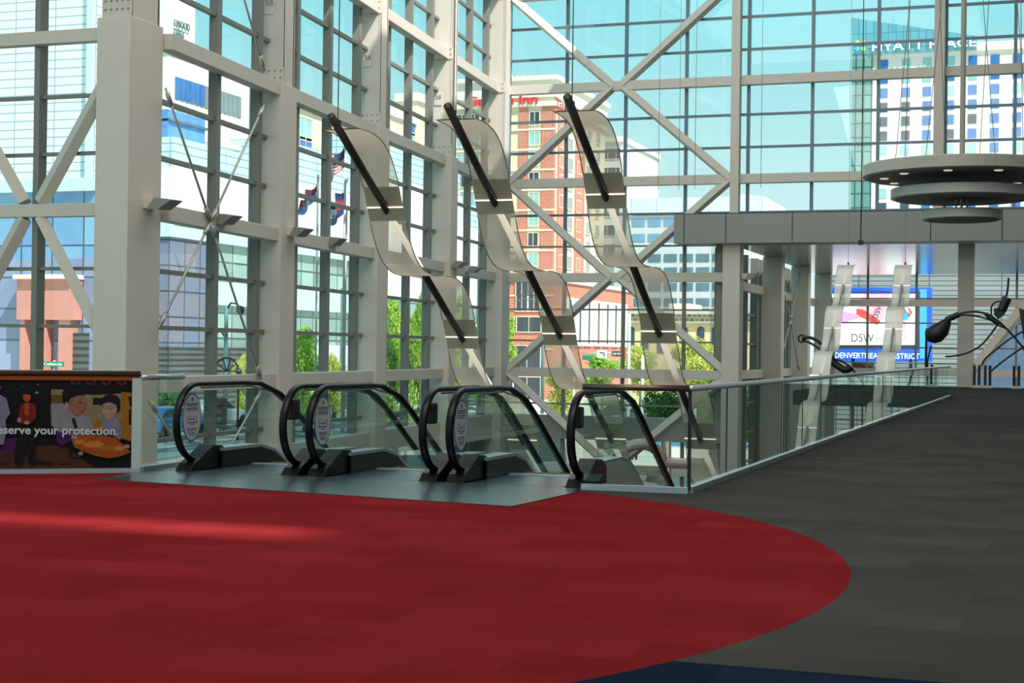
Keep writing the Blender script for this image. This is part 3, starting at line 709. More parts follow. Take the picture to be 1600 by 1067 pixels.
# ================================================================== WALL UPLIGHTS (wedge fittings on the columns)
def wedge(p, L, label, w=.9):
    t = empty('wedge_uplight', tuple(p), label, 'wall light', 'wedge shaped uplights on the columns')
    x, y, z = p
    body = MB().prism([(x, y, z + .13), (x + L * .62, y, z + .11), (x + L*.45, y, z - .16), (x + .08, y, z - .12)], (0, w * .55, 0)); body.build('housing', M_case, t)
    MB().prism([(x + L * .28, y - .12, z - .17), (x + L * .62, y - .12, z - .19), (x + L, y - .12, z + .05), (x + L * .52, y - .12, z + .12)], (0, w * .7, 0.03)).build('reflector', mat('uplight_underside', (140, 138, 128), .5), t)
    MB().box(x - .06, x + .1, y + .1, y + .35, z - .08, z + .08).build('bracket', M_rod, t)
def wz(x, y, Y): return oY(x, y, Y)
wedge(wz(218, 317, 35.0), .98, 'wedge uplight on the nearest column')
wedge(wz(324, 341, 39.0), .86, 'wedge uplight at the tie rod node in the first side bay')
wedge(wz(443, 361, 43.8), .82, 'wedge uplight on the right flank of the second column')
wedge(wz(500, 376, 48.0), .80, 'wedge uplight on the beam right of the second column')
wedge(wz(698, 412, 62.0), .78, 'wedge uplight on the fourth column, right of the first ribbon')
wedge(wz(722, 420, 65.0), .84, 'wedge uplight on the beam near the corner column')
wedge(wz(1157, 431, 71.0), .75, 'wedge uplight on the column under the canopy')
sb = wz(590, 591, 52.6)

# ================================================================== BLACK SCULPTURES ON THE FAR FLOOR
def px_path(pts, Y): return [oY(x, y, Y) for x, y in pts]
Ys = 70.0
b0 = oY(1500, 606, Ys)
t = empty('spindly_sculpture', (b0.x, Ys, 0), 'spindly black metal sculpture with pod and arching arms, right of the screen', 'sculpture')
def smooth(pts, n=6):
    out = []
    P = [pts[0]] + pts + [pts[-1]]
    for i in range(1, len(P) - 2):
        for k in range(n):
            u = k / n; a, b_, c_, d_ = (Vector((*P[i-1], 0)), Vector((*P[i], 0)), Vector((*P[i+1], 0)), Vector((*P[i+2], 0)))
            v = 0.5 * ((2*b_) + (c_ - a)*u + (2*a - 5*b_ + 4*c_ - d_)*u*u + (3*b_ - a - 3*c_ + d_)*u**3); out.append((v.x, v.y))
    return out + [pts[-1]]
def arm(pts, r, nm, par, Y=Ys): return MB().tube(px_path(smooth(pts), Y), r, 8).build(nm, M_blackm, par)
pod = px_path([(1449, 532), (1453, 527), (1462, 522), (1472, 514), (1480, 503), (1484, 497)], Ys)
MB().tube(pod, [.12, .34, .42, .36, .2, .08], 14).build('pod', M_blackm, t)
arm([(1466, 515), (1472, 506), (1484, 497), (1500, 490), (1520, 487), (1540, 490), (1556, 499), (1575, 516), (1600, 545), (1622, 575)], .045, 'arm', t)
arm([(1480, 500), (1498, 493), (1520, 493), (1545, 499), (1560, 508), (1572, 513)], .04, 'arm', t)
arm([(1540, 490), (1552, 500), (1562, 505)], .09, 'arm_joint', t)
arm([(1478, 500), (1487, 496), (1498, 491)], .13, 'arm_joint', t)
arm([(1477, 557), (1492, 556), (1512, 551), (1532, 540), (1548, 522), (1559, 506)], .04, 'arm', t)
arm([(1549, 492), (1549, 480), (1554, 473), (1562, 471), (1570, 474)], .035, 'loop', t)
arm([(1570, 470), (1574, 455), (1576, 434)], .045, 'antenna', t)
arm([(1565, 485), (1570, 474), (1574, 465)], .2, 'collar', t)
MB().prism([oY(x, y, Ys) for x, y in ((1553, 481), (1573, 482), (1569, 492), (1559, 499), (1553, 491))], (0, .3, 0)).build('wedge_head', M_blackm, t)
arm([(1534, 571), (1540, 560), (1560, 543), (1580, 528), (1606, 514)], .04, 'arm', t)
arm([(1545, 583), (1560, 570), (1580, 555), (1602, 540)], .04, 'arm', t)
MB().prism([oY(x, y, Ys) for x, y in ((1592, 481), (1606, 486), (1606, 560), (1599, 527))], (0, .3, 0)).build('fin', M_blackm, t)
arm([(1448, 513), (1447, 545), (1446, 606.5)], .05, 'leg', t)
arm([(1455, 540), (1450, 560), (1446, 585), (1445, 606.5)], .035, 'leg', t)
arm([(1600, 545), (1612, 575), (1620, 607)], .05, 'leg', t)
t = empty('spindly_sculpture', (oY(1290, 600, Ys).x, Ys, 0), 'smaller spindly black sculpture with ring end, left of the far ribbons', 'sculpture')
arm([(1253 + 5.5*math.cos(a*.7), 529 + 5.5*math.sin(a*.7)) for a in range(10)], .04, 'ring', t)
arm([(1253, 529), (1263, 527), (1275, 531), (1284, 538)], .07, 'arm', t)
arm([(1253, 531), (1268, 537), (1284, 548), (1298, 562), (1318, 582), (1336, 600)], .05, 'arm', t)
arm([(1290, 558), (1296, 556), (1302, 566), (1310, 572), (1322, 578), (1330, 572)], .16, 'pod', t)
arm([(1300, 560), (1318, 566), (1336, 582), (1352, 604)], .05, 'leg', t)
# floor posts at the far end
for i, (x, l) in enumerate(((1526, 'left of three'), (1543, 'middle of three'), (1588, 'right of three'), (1452, 'behind the far glass'))):
    p = oZ(x, 603, 0.0); p = oY(x, 603, 72.2)
    t = empty('gate_post', (p.x, p.y, 0), 'pair of black upright posts on a pale base, %s' % l, 'gate posts', 'black gate posts on the far floor')
    MB().box(p.x - .22, p.x + .22, p.y - .15, p.y + .15, 0, .12).build('base', M_conc, t)
    for dx in (-.1, .1):
        MB().box(p.x + dx - .06, p.x + dx + .06, p.y - .06, p.y + .04, .1, 1.0).build('post', M_blackm, t)
MB0 = MB().box(oY(1283, 600, 90).x, oY(1292, 600, 90).x, 90, 90.4, -6, 4.2)
p = oY(1298, 480, 74.5)
tag(MB().box(p.x - .2, p.x + .2, 74.4, 74.8, -6, oY(1303, 490, 74.5).z).build('free_standing_post', M_panel), 'narrow grey post beside the left edge of the screen', 'post')

# tube sculpture in the lobby ------------------------------------------------
M_tubeS = mat('pinkish_steel_tube', (170, 158, 152), .35, .3)
def P45(l, D=45): return [at_depth(x, y, D) for x, y in smooth(l, 5)]
t = empty('tube_sculpture', (at_depth(1000, 760, 45).x, at_depth(1000, 760, 45).y, -6), 'thick arched steel tube sculpture standing in the lower lobby', 'sculpture')
MB().tube(P45([(950, 800), (955, 745), (966, 712), (985, 697), (1005, 694), (1022, 700), (1034, 713), (1037, 730)]), .16, 16).build('arch', M_tubeS, t)
MB().tube(P45([(1036, 722), (1060, 724), (1100, 724)]), .15, 16).build('arm', M_tubeS, t)
MB().tube(P45([(1012, 742), (1030, 746), (1045, 750)]), .2, 16).build('arm', M_tubeS, t)
MB().tube([at_depth(1044, 690, 45), at_depth(1044, 830, 45)], .09, 12).build('post', M_rod, t)
MB().tube(P45([(940, 700), (950, 692), (962, 700)]), .28, 16).build('hub', M_tubeS, t)
ls = at_depth(1000, 800, 50)

# ================================================================== OUTSIDE: GROUND
ZG = -6.0
ZS = -2.9
def gz(x, y): return ZS if (x < -26.2 and y < 99.2) else ZG
struct(MB().box(-400, 200, YC + .3, 700, ZG - .5, ZG - .02).build('ground_street', M_conc), 'sunlit pale street and pavement beyond the back glass', 'street')
struct(MB().box(-400, -26.2, -60, YC + .3, ZG - .5, ZS - .02).build('ground_side', M_conc), 'sunlit pavement outside the left glass wall', 'street')
struct(MB().box(-26.2, -14.3, 72.2, YC + .3, ZG - .5, ZG - .02).build('ground_corner', M_conc), 'pavement just outside the back corner', 'street')
struct(MB().box(-46, -34, -60, YC + .3, ZS - .02, ZS).build('road_side', M_asph), 'side street running along the left wall', 'road')
struct(MB().box(-400, 200, 150, 172, ZG - .02, ZG + .005).build('road_cross', M_asph), 'cross street in front of the brick hotel', 'road')

# facade helpers
def win(par, rect, plane, m, frame=None, depth=.12, nm='window'):
    """rect on a Y plane (x0,x1,z0,z1) or X plane (y0,y1,z0,z1)"""
    a0, a1, z0, z1 = rect; k, v = plane
    mb = MB()
    if k == 'Y': mb.box(a0, a1, v - depth, v + .02, z0, z1)
    else: mb.box(v - .02, v + depth, a0, a1, z0, z1)
    o = mb.build(nm, m, par)
    if frame:
        f = MB(); w = .12
        am = (a0 + a1) / 2; d2 = depth + .05
        def bx(p, q, r, s_):
            if k == 'Y': f.box(p, q, v - d2, v, r, s_)
            else: f.box(v, v + d2, p, q, r, s_)
        bx(a0 - w, a0, z0 - w, z1 + w); bx(a1, a1 + w, z0 - w, z1 + w); bx(a0, a1, z0 - w, z0); bx(a0, a1, z1, z1 + w); bx(am - w/3, am + w/3, z0, z1)
        f.build('window_frame', frame, o)
    return o
def zz(px_, py_, Y): return oY(px_, py_, Y).z
M_wblue = mat('window_blue', (52, 110, 178), .25, var=.2, scale=.3); M_wdk = mat('window_dark', (60, 70, 84), .2, var=.25, scale=.3); M_wteal = mat('window_teal', (150, 196, 196), .25, var=.15, scale=.3)
M_cream = mat('cream_render', (226, 214, 186), .8, var=.03, scale=.1); M_wrender = mat('white_render', (232, 228, 220), .8, var=.02, scale=.1)
M_brick = brickmat('red_brick', (204, 118, 98), (190, 104, 84), (214, 168, 150), 1, .8, .28, .035)
M_trimw = mat('pale_stone_trim', (232, 222, 206), .8)
M_redtx = mat('red_sign_letters', (205, 20, 36), .4, emit=.3)

# ---- brick hotel
YH = 225.0
t = empty('brick_hotel', (oY(863, 600, YH).x, YH, ZG), 'tall red brick and cream hotel with red rooftop lettering', 'building')
xr_ = oY(864, 300, YH).x; xl_ = oY(690, 300, YH).x; zt_ = zz(864, 118, YH); zpod = zz(864, 436, YH)
ybk = oX(945, 250, xr_).y
MB().box(xl_, xr_, YH, ybk, ZG, zt_ - 3.2).build('tower', M_cream, t)
MB().box(xl_ - .3, xr_ + .3, YH - .3, ybk, zt_ - 3.2, zt_ - .6).build('sign_band', M_wrender, t)
MB().box(xl_ - .8, xr_ + .8, YH - .8, ybk + .4, zt_ - .7, zt_).build('cornice', M_trimw, t)
MB().box(xl_ - .5, xr_ + .5, YH - .5, ybk, zt_ - 4.6, zt_ - 3.9).build('cornice', M_trimw, t)
for (a, b) in ((698, 712), (752, 770), (810, 823.5), (845, 864)):
    MB().box(oY(a, 300, YH).x, oY(b, 300, YH).x + (0.15 if b == 864 else 0), YH - .15, YH + .6, zpod, zt_ - 4.4).build('brick_pier', M_brick, t)
for (a, b) in ((870, 884), (898, 912)):
    y0, y1 = oX(a, 300, xr_).y, oX(b, 300, xr_).y
    MB().box(xr_ - .3, xr_ + .15, y0, y1, zpod, zt_ - 5).build('brick_pier', M_brick, t)
fl_h = (zz(835, 185, YH) - zz(835, 311, YH)) / 4
for r in range(8):
    z = zz(835, 185, YH) - r * fl_h
    MB().box(xl_ - .05, xr_ + .2, YH - .22, YH, z - fl_h * .55 - .14, z - fl_h * .55 + .14).build('string_course', M_trimw, t)
    for pxx in (722, 742, 788, 835.5):
        x = oY(pxx, 200, YH).x; win(t, (x - .75, x + .75, z - .95, z + .95), ('Y', YH), M_wdk if r % 3 == 0 else M_wteal, M_trimw)
    for pxx in (878, 891, 905, 920, 934):
        y = oX(pxx, 200, xr_).y; win(t, (y - 1.1, y + 1.1, z - .9, z + .9), ('X', xr_), mat('window_pale', (150, 150, 150), .3), M_trimw)
# podium
yp2 = oX(987, 480, xr_).y
MB().box(xl_, xr_ + .3, YH - .4, yp2, ZG, zpod).build('podium', M_brick, t)
MB().box(xl_ - .3, xr_ + .6, YH - .7, yp2 + .3, zpod - .3, zpod + .3).build('cornice', M_trimw, t)
for py in (462, 484, 516, 545, 576): z = zz(820, py, YH); MB().box(xl_, xr_ + .4, YH - .5, YH - .3, z - .12, z + .12).build('string_course', M_trimw, t)
for (py, h, cols, w) in ((451, .95, (722, 748, 788, 817, 836), .9), (474, 1.15, (722, 748, 788, 817, 836), .85), (507, 1.1, (740, 786, 828), 1.9), (560, 1.9, (700, 738, 782, 825), 2.1), (612, 2.2, (700, 738, 782, 825), 2.1)):
    for pxx in cols: x = oY(pxx, py, YH).x; z = zz(pxx, py, YH); win(t, (x - w, x + w, z - h, z + h), ('Y', YH - .4), M_wdk, M_trimw)
for pxx in (885, 901, 915, 930, 944, 957, 970):
    y = oX(pxx, 500, xr_).y; win(t, (y - 2.2, y + 2.2, zz(900, 540, YH), zz(900, 462, YH)), ('X', xr_ + .3), M_wrender, None, .3, 'white_pilaster')
    win(t, (y - .4, y + .4, zz(900, 535, YH), zz(900, 466, YH)), ('X', xr_ + .6), M_wdk, None, .05, 'slit_window')
a, b = oY(729, 166, YH - .5), oY(839, 163, YH - .5)
text('roof_sign', 'Garden Inn', M_redtx, t, (a.x, YH - .55, a.z), (1, 0, 0), (0, 0, 1), 2.0, .12, fit=b.x - a.x, bold=.03)
a, b = oY(768, 147, YH - .5), oY(803, 144, YH - .5)
text('roof_sign', 'Hilton', M_redtx, t, (a.x, YH - .9, a.z), (1, 0, 0), (0, 0, 1), 1.3, .1, fit=b.x - a.x, bold=.02)
a = oX(869, 167, xr_ + .4)
text('roof_sign', 'Garden Inn', M_redtx, t, (xr_ + .4, a.y, a.z), (0, 1, 0), (0, 0, 1), 1.9, .1, fit=oX(912, 170, xr_ + .4).y - a.y, bold=.03)
for k in range(4):
    x = oY(800 + 9 * k, 110, YH + 5).x; MB().tube([(x, YH + 5, zt_), (x, YH + 5, zt_ + 1.6)], .08, 6).build('mast', M_rod, t)
# wing behind
YW = 300
t = empty('white_wing_building', (oY(960, 600, YW).x, YW, ZG), 'plain white building peeping out behind the right flank of the brick hotel', 'building')
MB().box(oY(925, 300, YW).x, oY(972, 300, YW).x, YW, YW + 30, ZG, zz(960, 218, YW)).build('wall', M_wrender, t)
MB().box(oY(925, 300, YW).x - .5, oY(975, 300, YW).x, YW - .5, YW + 30, zz(960, 222, YW), zz(960, 214, YW)).build('cornice', M_trimw, t)
for r in range(6):
    for pxx in (950, 963): x = oY(pxx, 240, YW).x; z = zz(960, 240 + 30 * r, YW); win(t, (x - .8, x + .8, z - 1, z + 1), ('Y', YW), M_wdk, M_trimw)

# ---- white hotel with glass crown
YQ = 330
t = empty('white_hotel_tower', (oY(1363, 500, YQ).x, YQ, ZG), 'white hotel tower with rows of blue windows and slanted glass crown', 'building')
xa, xb = oY(1363, 200, YQ).x, oY(1363, 200, YQ).x + 62
ztop = zz(1363, 84, YQ)
MB().box(xa, xb, YQ, YQ + 30, ZG, ztop).build('tower', M_wrender, t)
MB().box(oY(1526, 80, YQ).x, xb + .5, YQ - .5, YQ + 30, zz(1530, 78, YQ) - .2, zz(1530, 66, YQ)).build('parapet', M_trimw, t)
xg = oY(1331, 200, YQ).x
M_gl = brickmat('teal_curtain_wall', (92, 138, 134), (120, 160, 150), (50, 84, 88), 1, 1.6, 2.9, .16, .3, 0.0)
M_crown = brickmat('teal_glass_crown', (74, 150, 168), (86, 164, 180), (48, 112, 130), 1, 1.5, 3.2, .07, .25, 0.0)
MB().box(xg, xa, YQ - 1.0, YQ + 30, ZG, zz(1340, 84, YQ)).build('glass_stair_strip', M_gl, t)
MB().prism([oY(x, y, YQ - 1.2) for x, y in ((1331, 84), (1331, 28), (1526, 56), (1526, 77), (1362, 84))], (0, 1.0, 0)).build('glass_crown', M_crown, t)
n = 0
for r in range(13):
    z = zz(1381, 101 + 22.35 * r, YQ)
    for c_, pxx in enumerate((1381, 1416, 1449, 1485, 1520, 1555, 1590)):
        x = oY(pxx, 101, YQ).x; rnd = random.random()
        m = (M_wteal if rnd > .62 else M_wblue) if r < 3 else (M_wdk if c_ < 2 or rnd > .9 else M_wblue)
        if r in (6, 9, 12): m = M_wteal if rnd > .3 else M_wblue
        win(t, (x - .85, x + .85, z - .98, z + .98), ('Y', YQ), m, None, .12); n += 1
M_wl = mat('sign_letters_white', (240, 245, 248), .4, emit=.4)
a, b = oY(1361, 80, YQ - 1.4), oY(1524, 72, YQ - 1.4)
text('roof_sign', 'HYATT PLACE', M_wl, t, (a.x, YQ - 1.5, a.z), (1, 0, 0), (0, 0, 1), 2.3, .12, fit=b.x - a.x, bold=.02)
for (x, y, c3) in ((1340, 67, (236, 214, 60)), (1349, 67, (240, 160, 60)), (1340, 76, (70, 170, 200)), (1349, 76, (130, 200, 90))):
    p = oY(x, y, YQ - 1.4); MB().lathe((0, 0, 0), [(.42, 0), (.42, .1)], 16)
    MB().prism([(p.x + .5*math.cos(2*math.pi*k/16), YQ - 1.4, p.z + .5*math.sin(2*math.pi*k/16)) for k in range(16)], (0, .1, 0)).build('sign_dot', mat('dot_%d_%d' % (x, y), c3, .4, emit=.3), t)

# ---- grey office block with window bands
YO = 290
t = empty('grey_office_block', (oY(1060, 600, YO).x, YO, ZG), 'pale grey office block with long bands of small blue windows', 'building')
MB().box(oY(960, 400, YO).x, oY(1180, 400, YO).x, YO, YO + 30, ZG, zz(1060, 336, YO)).build('wall', mat('pale_grey_cladding', (200, 206, 208), .6, var=.03, scale=.1), t)
MB().box(oY(984, 400, YO).x, oY(1192, 400, YO).x, YO - .5, YO + 25, zz(1060, 334, YO), zz(1060, 309, YO)).build('roof_screen', brickmat('roof_screen', (214, 228, 232), (206, 222, 228), (178, 196, 204), 1, 5, 20, .12), t)
for i, py in enumerate((347, 371, 403, 424, 448, 472, 488)):
    z = zz(1060, py, YO)
    for g in range(16):
        x0 = oY(985, py, YO).x + g * 1.32 * 1.02
        pass
    for g in range(7):
        x0 = oY(988, py, YO).x + g * 3.1
        win(t, (x0, x0 + 2.5, z - .75, z + .75), ('Y', YO), mat('window_sky', (120, 160, 190), .25, var=.2, scale=.5) if i < 2 else mat('window_slate', (92, 124, 140), .25, var=.3, scale=.5), None, .1)
# far low roof block
t2 = empty('rooftop_block', (oY(1170, 320, 360).x, 360, ZG), 'low white rooftop just visible over the left end of the canopy', 'building')
MB().box(oY(1150, 320, 360).x, oY(1172, 320, 360).x, 360, 372, ZG, zz(1160, 304, 360)).build('wall', M_wrender, t2)
MB().box(oY(1174, 320, 360).x, oY(1186, 320, 360).x, 360, 372, ZG, zz(1160, 307, 360)).build('wall', M_trimw, t2)

# ---- beige arched building
YR = 205
t = empty('arcaded_stone_building', (oY(1055, 600, YR).x, YR, ZG), 'low beige stone building with tall arched windows and ornate frieze', 'building')
MB().box(oY(986, 520, YR).x, oY(1180, 520, YR).x, YR, YR + 20, ZG, zz(1060, 490, YR)).build('wall', mat('beige_stone', (222, 204, 160), .8, var=.05, scale=.3), t)
MB().box(oY(984, 520, YR).x, oY(1180, 520, YR).x, YR - .5, YR + 20, zz(1060, 505, YR), zz(1060, 491, YR)).build('frieze', brickmat('carved_frieze', (150, 146, 128), (110, 106, 92), (178, 172, 150), 1, .7, .6, .12), t)
MB().box(oY(982, 520, YR).x, oY(1180, 520, YR).x, YR - .9, YR + 20, zz(1060, 491, YR), zz(1060, 486, YR)).build('cornice', mat('cornice_stone', (196, 190, 172), .8), t)
for pxx in (986, 1008, 1033, 1069, 1095, 1118):
    p = oY(pxx, 516, YR); w = .5; pts = [(p.x + w*math.cos(a) * 1.0, YR - .1, p.z + w*math.sin(a)) for a in [math.pi*k/10 for k in range(11)]]
    pts += [(p.x - w, YR - .1, zz(1060, 552, YR)), (p.x + w, YR - .1, zz(1060, 552, YR))]
    MB().prism(pts, (0, .2, 0)).build('arched_window', M_wdk, t)
x0 = oY(1046, 480, YR + 25)
tag(MB().box(oY(1045, 480, 240).x, oY(1075, 480, 240).x, 240, 250, ZG, zz(1060, 474, 240)).build('white_block_building', M_wrender), 'small plain white block between arcaded building and office', 'building')

# ---- advertising screen seen through far glass
YS = 128.0
t = empty('advertising_screen', (oY(1380, 560, YS).x, YS, ZG), 'large lit shoe shop advertising screen in a blue frame', 'screen')
M_sblue = mat('screen_blue', (40, 96, 214), .4, emit=.55, var=.05); M_scy = mat('screen_cyan', (72, 170, 236), .4, emit=.7, var=.05); M_swh = mat('screen_white', (250, 246, 250), .4, emit=1.0, var=.01)
def sp(pts, off, m, nm, par): return MB().prism([oY(x, y, YS - off) for x, y in pts], (0, .04, 0)).build(nm, m, par)
MB().prism([oY(x, y, YS) for x, y in ((1296, 449), (1456, 449), (1456, 565), (1296, 565))], (0, .6, 0)).build('frame', M_sblue, t)
sp([(1437, 452), (1448, 452), (1448, 560), (1437, 560)], .05, M_scy, 'frame_stripe', t)
sp([(1300, 454), (1438, 456), (1438, 464), (1300, 462)], .05, mat('screen_dark_blue', (20, 60, 190), .4, emit=.5), 'frame_stripe', t)
sp([(1298, 457), (1437, 457), (1437, 544), (1298, 544)], .06, mat('screen_bezel', (80, 76, 84), .5), 'bezel', t)
scr = sp([(1298, 459), (1431, 459), (1431, 539), (1298, 539)], .12, M_swh, 'display', t)
M_sred = mat('screen_red', (226, 84, 70), .4, emit=.6); M_spink = mat('screen_pink', (244, 176, 190), .4, emit=.8); M_slil = mat('screen_lilac', (232, 160, 220), .4, emit=.7)
sp([(1350, 459), (1390, 459), (1381, 497), (1373, 504), (1338, 486)], .17, M_spink, 'shoe_box', scr)
sp([(1338, 482), (1350, 484), (1376, 502), (1370, 508), (1338, 492)], .20, M_sred, 'shoe_box_side', scr)
sp([(1300, 488), (1318, 486), (1340, 492), (1346, 496), (1332, 500), (1320, 505), (1302, 506)], .22, M_slil, 'shoe', scr)
sp([(1412, 488), (1420, 486), (1420, 494), (1418, 500), (1411, 500)], .22, M_scy, 'dancer_top', scr)
sp([(1420, 480), (1426, 488), (1420, 496), (1418, 492), (1422, 488), (1418, 482)], .22, M_sred, 'dancer_arm', scr)
sp([(1409, 484), (1415, 482), (1416, 488), (1410, 489)], .24, M_sred, 'dancer_head', scr)
sp([(1411, 500), (1417, 500), (1414, 515), (1418, 530), (1411, 534), (1408, 530), (1413, 528), (1409, 514)], .22, M_spink, 'dancer_legs', scr)
M_sink = mat('screen_ink', (70, 66, 76), .5)
a, b = oY(1329, 534, YS - .25), oY(1364, 534, YS - .25)
text('screen_logo', 'DSW', M_sink, scr, (a.x, YS - .25, a.z), (1, 0, 0), (0, 0, 1), .95, .01, fit=b.x - a.x)
a = oY(1370, 500, YS - .28); text('box_logo', 'DSW', M_sink, scr, (a.x, YS - .28, a.z), (.38, 0, .92), (-.92, 0, .38), .62, .01)
for k, w in enumerate(('Designer', 'Shoe', 'Warehouse')):
    a = oY(1368, 524.5 + 5 * k, YS - .25); text('screen_caption', w, M_sink, scr, (a.x, YS - .25, a.z), (1, 0, 0), (0, 0, 1), .28, .01)
a, b = oY(1304, 559, YS - .1), oY(1436, 559, YS - .1)
text('frame_lettering', 'DENVERTHEATREDISTRICT', M_wl, t, (a.x, YS - .12, a.z), (1, 0, 0), (0, 0, 1), .62, .01, fit=b.x - a.x, bold=.01)
MB().box(oY(1330, 590, YS).x, oY(1335, 590, YS).x, YS, YS + .4, ZG, zz(1330, 560, YS)).build('support_leg', M_blackm, t)
MB().box(oY(1420, 590, YS).x, oY(1425, 590, YS).x, YS, YS + .4, ZG, zz(1330, 560, YS)).build('support_leg', M_blackm, t)
p = oY(1348, 575, 112); o = MB().box(p.x - .75, p.x + .75, 112, 112.3, p.z - .35, p.z + .35).box(p.x - .06, p.x + .06, 112.1, 112.2, ZG, p.z).build('shop_sign', mat('maroon_sign', (60, 16, 26), .4)); tag(o, 'small dark maroon sign board below the screen', 'sign')
# louvered grey building behind the far hall
t = empty('louvred_building', (oY(1500, 600, 134).x, 134, ZG), 'pale louvred building filling the far right glass', 'building')
M_louv = brickmat('pale_louvres', (158, 162, 160), (168, 172, 170), (96, 102, 102), 1, 3.0, .42, .05, .6, 0.0)
MB().box(oY(1290, 500, 140).x, oY(1600, 500, 140).x + 30, 140, 160, ZG, 9.2).build('wall', M_louv, t)
o = MB().prism([oY(x, y, 139) for x, y in ((1520, 575), (1600, 480), (1640, 480), (1640, 640), (1520, 640))], (0, .5, 0)).build('dark_blue_wall', mat('slate_blue_wall', (92, 112, 140), .5, var=.1), t)

# ================================================================== BUILDINGS BEYOND THE LEFT WALL
XB = -62.0
M_wpan = brickmat('white_panels', (236, 232, 226), (232, 228, 224), (220, 216, 212), 1, 6, 4, .05)
M_lv = brickmat('pale_teal_louvres', (190, 218, 220), (196, 224, 226), (132, 158, 164), 1, 8, .62, .05, .6, 0.0)
M_curt = brickmat('green_curtain_wall', (118, 146, 140), (160, 190, 180), (70, 84, 84), 1, 2.4, 2.0, .08, .25, 0.0)
M_sp = mat('pale_teal_spandrel', (196, 222, 214), .35, var=.05)
M_garage = brickmat('grey_garage_louvres', (84, 88, 88), (92, 96, 96), (44, 48, 48), 1, 9, .42, .1, .6, 0.0)
def Yx(px_, X_): return oX(px_, 500, X_).y
y0, y1, y2, y3, y4 = Yx(262, XB), Yx(400, XB), Yx(455, XB), Yx(560, XB), Yx(700, XB)
yE = Yx(768, XB)
t = empty('convention_annex', (XB, y0, ZG), 'long pale building with glass floors and louvred roof band across the side street', 'building')
def zX(px_, py_, X_): return oX(px_, py_, X_).z
MB().box(XB - 4, XB, y0, yE, ZG, -1.3).build('street_level', M_garage, t)
MB().box(XB - 4, XB - .1, y0, y3 + 2, -1.3, 10.6).build('glazed_floors', M_curt, t)
MB().box(XB - 4, XB + .25, y0 - .3, Yx(430, XB), -1.3, 1.3).build('garage_louvres', M_garage, t)
MB().box(XB - 4, XB + .25, Yx(430, XB), y3 + 2, -1.0, 1.6).build('spandrel_band', M_sp, t)
MB().box(XB - 4, XB + .25, Yx(322, XB), y3 + 2, 4.6, 6.4).build('spandrel_band', M_sp, t)
MB().box(XB - 4, XB + .35, y0 - .4, y3 + 2, 9.4, 10.6).build('spandrel_band', M_sp, t)
MB().box(XB - 3.9, XB + .15, y0 - .2, Yx(318, XB), 1.3, 9.4).build('blue_glass_block', brickmat('dusky_blue_glass', (108, 122, 150), (128, 120, 134), (58, 68, 80), 1, 2.2, 1.9, .07, .2, 0.0), t)
MB().box(XB - 4, XB, y3 + 2, yE, -1.3, 10.6).build('blank_wall', M_wpan, t)
MB().box(XB - 4, XB + .1, y3 + 2, yE, 4.4, 6.2).build('glass_strip', M_curt, t)
st_ = [y0, Yx(422, XB), Yx(575, XB), Yx(712, XB), yE]
for k, (za_, zb_) in enumerate(((14.6, 16.8), (15.2, 18.8), (18.0, 21.8), (14.8, 17.4))):
    MB().box(XB - 4, XB + .6, st_[k], st_[k + 1], 10.6, za_).build('white_wall', M_wpan, t)
    MB().box(XB - 4, XB + .3, st_[k], st_[k + 1], za_, zb_).build('louvre_band', M_lv, t)
t = empty('blue_plant_room', (XB - 8, y0 + 4, 16.8), 'blue glass plant room on the roof across the side street', 'building')
MB().box(XB - 8, XB - 4, Yx(258, XB - 4), Yx(316, XB - 4), 16.8, zX(290, 178, XB - 4)).build('wall', mat('sky_blue_panel', (96, 150, 216), .3, var=.2, scale=.3), t)
MB().box(XB - 8, XB - 3.8, Yx(258, XB - 4), Yx(318, XB - 4), zX(290, 196, XB - 4), zX(290, 192, XB - 4)).build('roof_edge', M_mullB, t)
t = empty('concrete_roof_tank', (XB - 8, Yx(350, XB - 4), 16.8), 'pale boxy roof structure right of the blue plant room', 'building')
MB().box(XB - 8, XB - 4, Yx(330, XB - 4), Yx(386, XB - 4), 16.8, zX(360, 236, XB - 4)).build('wall', mat('warm_concrete', (206, 200, 180), .8, var=.12, scale=.4), t)
MB().box(XB - 9, XB - 3, Yx(326, XB - 4), Yx(388, XB - 4), zX(360, 236, XB - 4), zX(360, 228, XB - 4)).build('parapet', M_trimw, t)
# white office with window strip
XC = -95.0
t = empty('white_office_with_strip_window', (XC, Yx(262, XC), ZG), 'white building with one long dark strip window, in the first side bay', 'building')
MB().box(XC - 5, XC, Yx(256, XC), Yx(384, XC), ZG, zX(300, 92, XC)).build('wall', M_wrender, t)
MB().box(XC - 5.2, XC + .4, Yx(256, XC) - .3, Yx(386, XC), zX(300, 92, XC), zX(300, 86, XC)).build('parapet', M_trimw, t)
for k in range(14):
    a = Yx(268, XC); b = Yx(372, XC); w = (b - a) / 14
    win(t, (a + w*k, a + w*(k+.82), zX(300, 162, XC), zX(300, 128, XC)), ('X', XC), M_wblue if k < 6 else mat('window_grey', (128, 140, 146), .3))
for pxx in (276, 292): y = Yx(pxx, XC); win(t, (y - .8, y + .8, zX(300, 178, XC), zX(300, 171, XC)), ('X', XC), M_wblue)
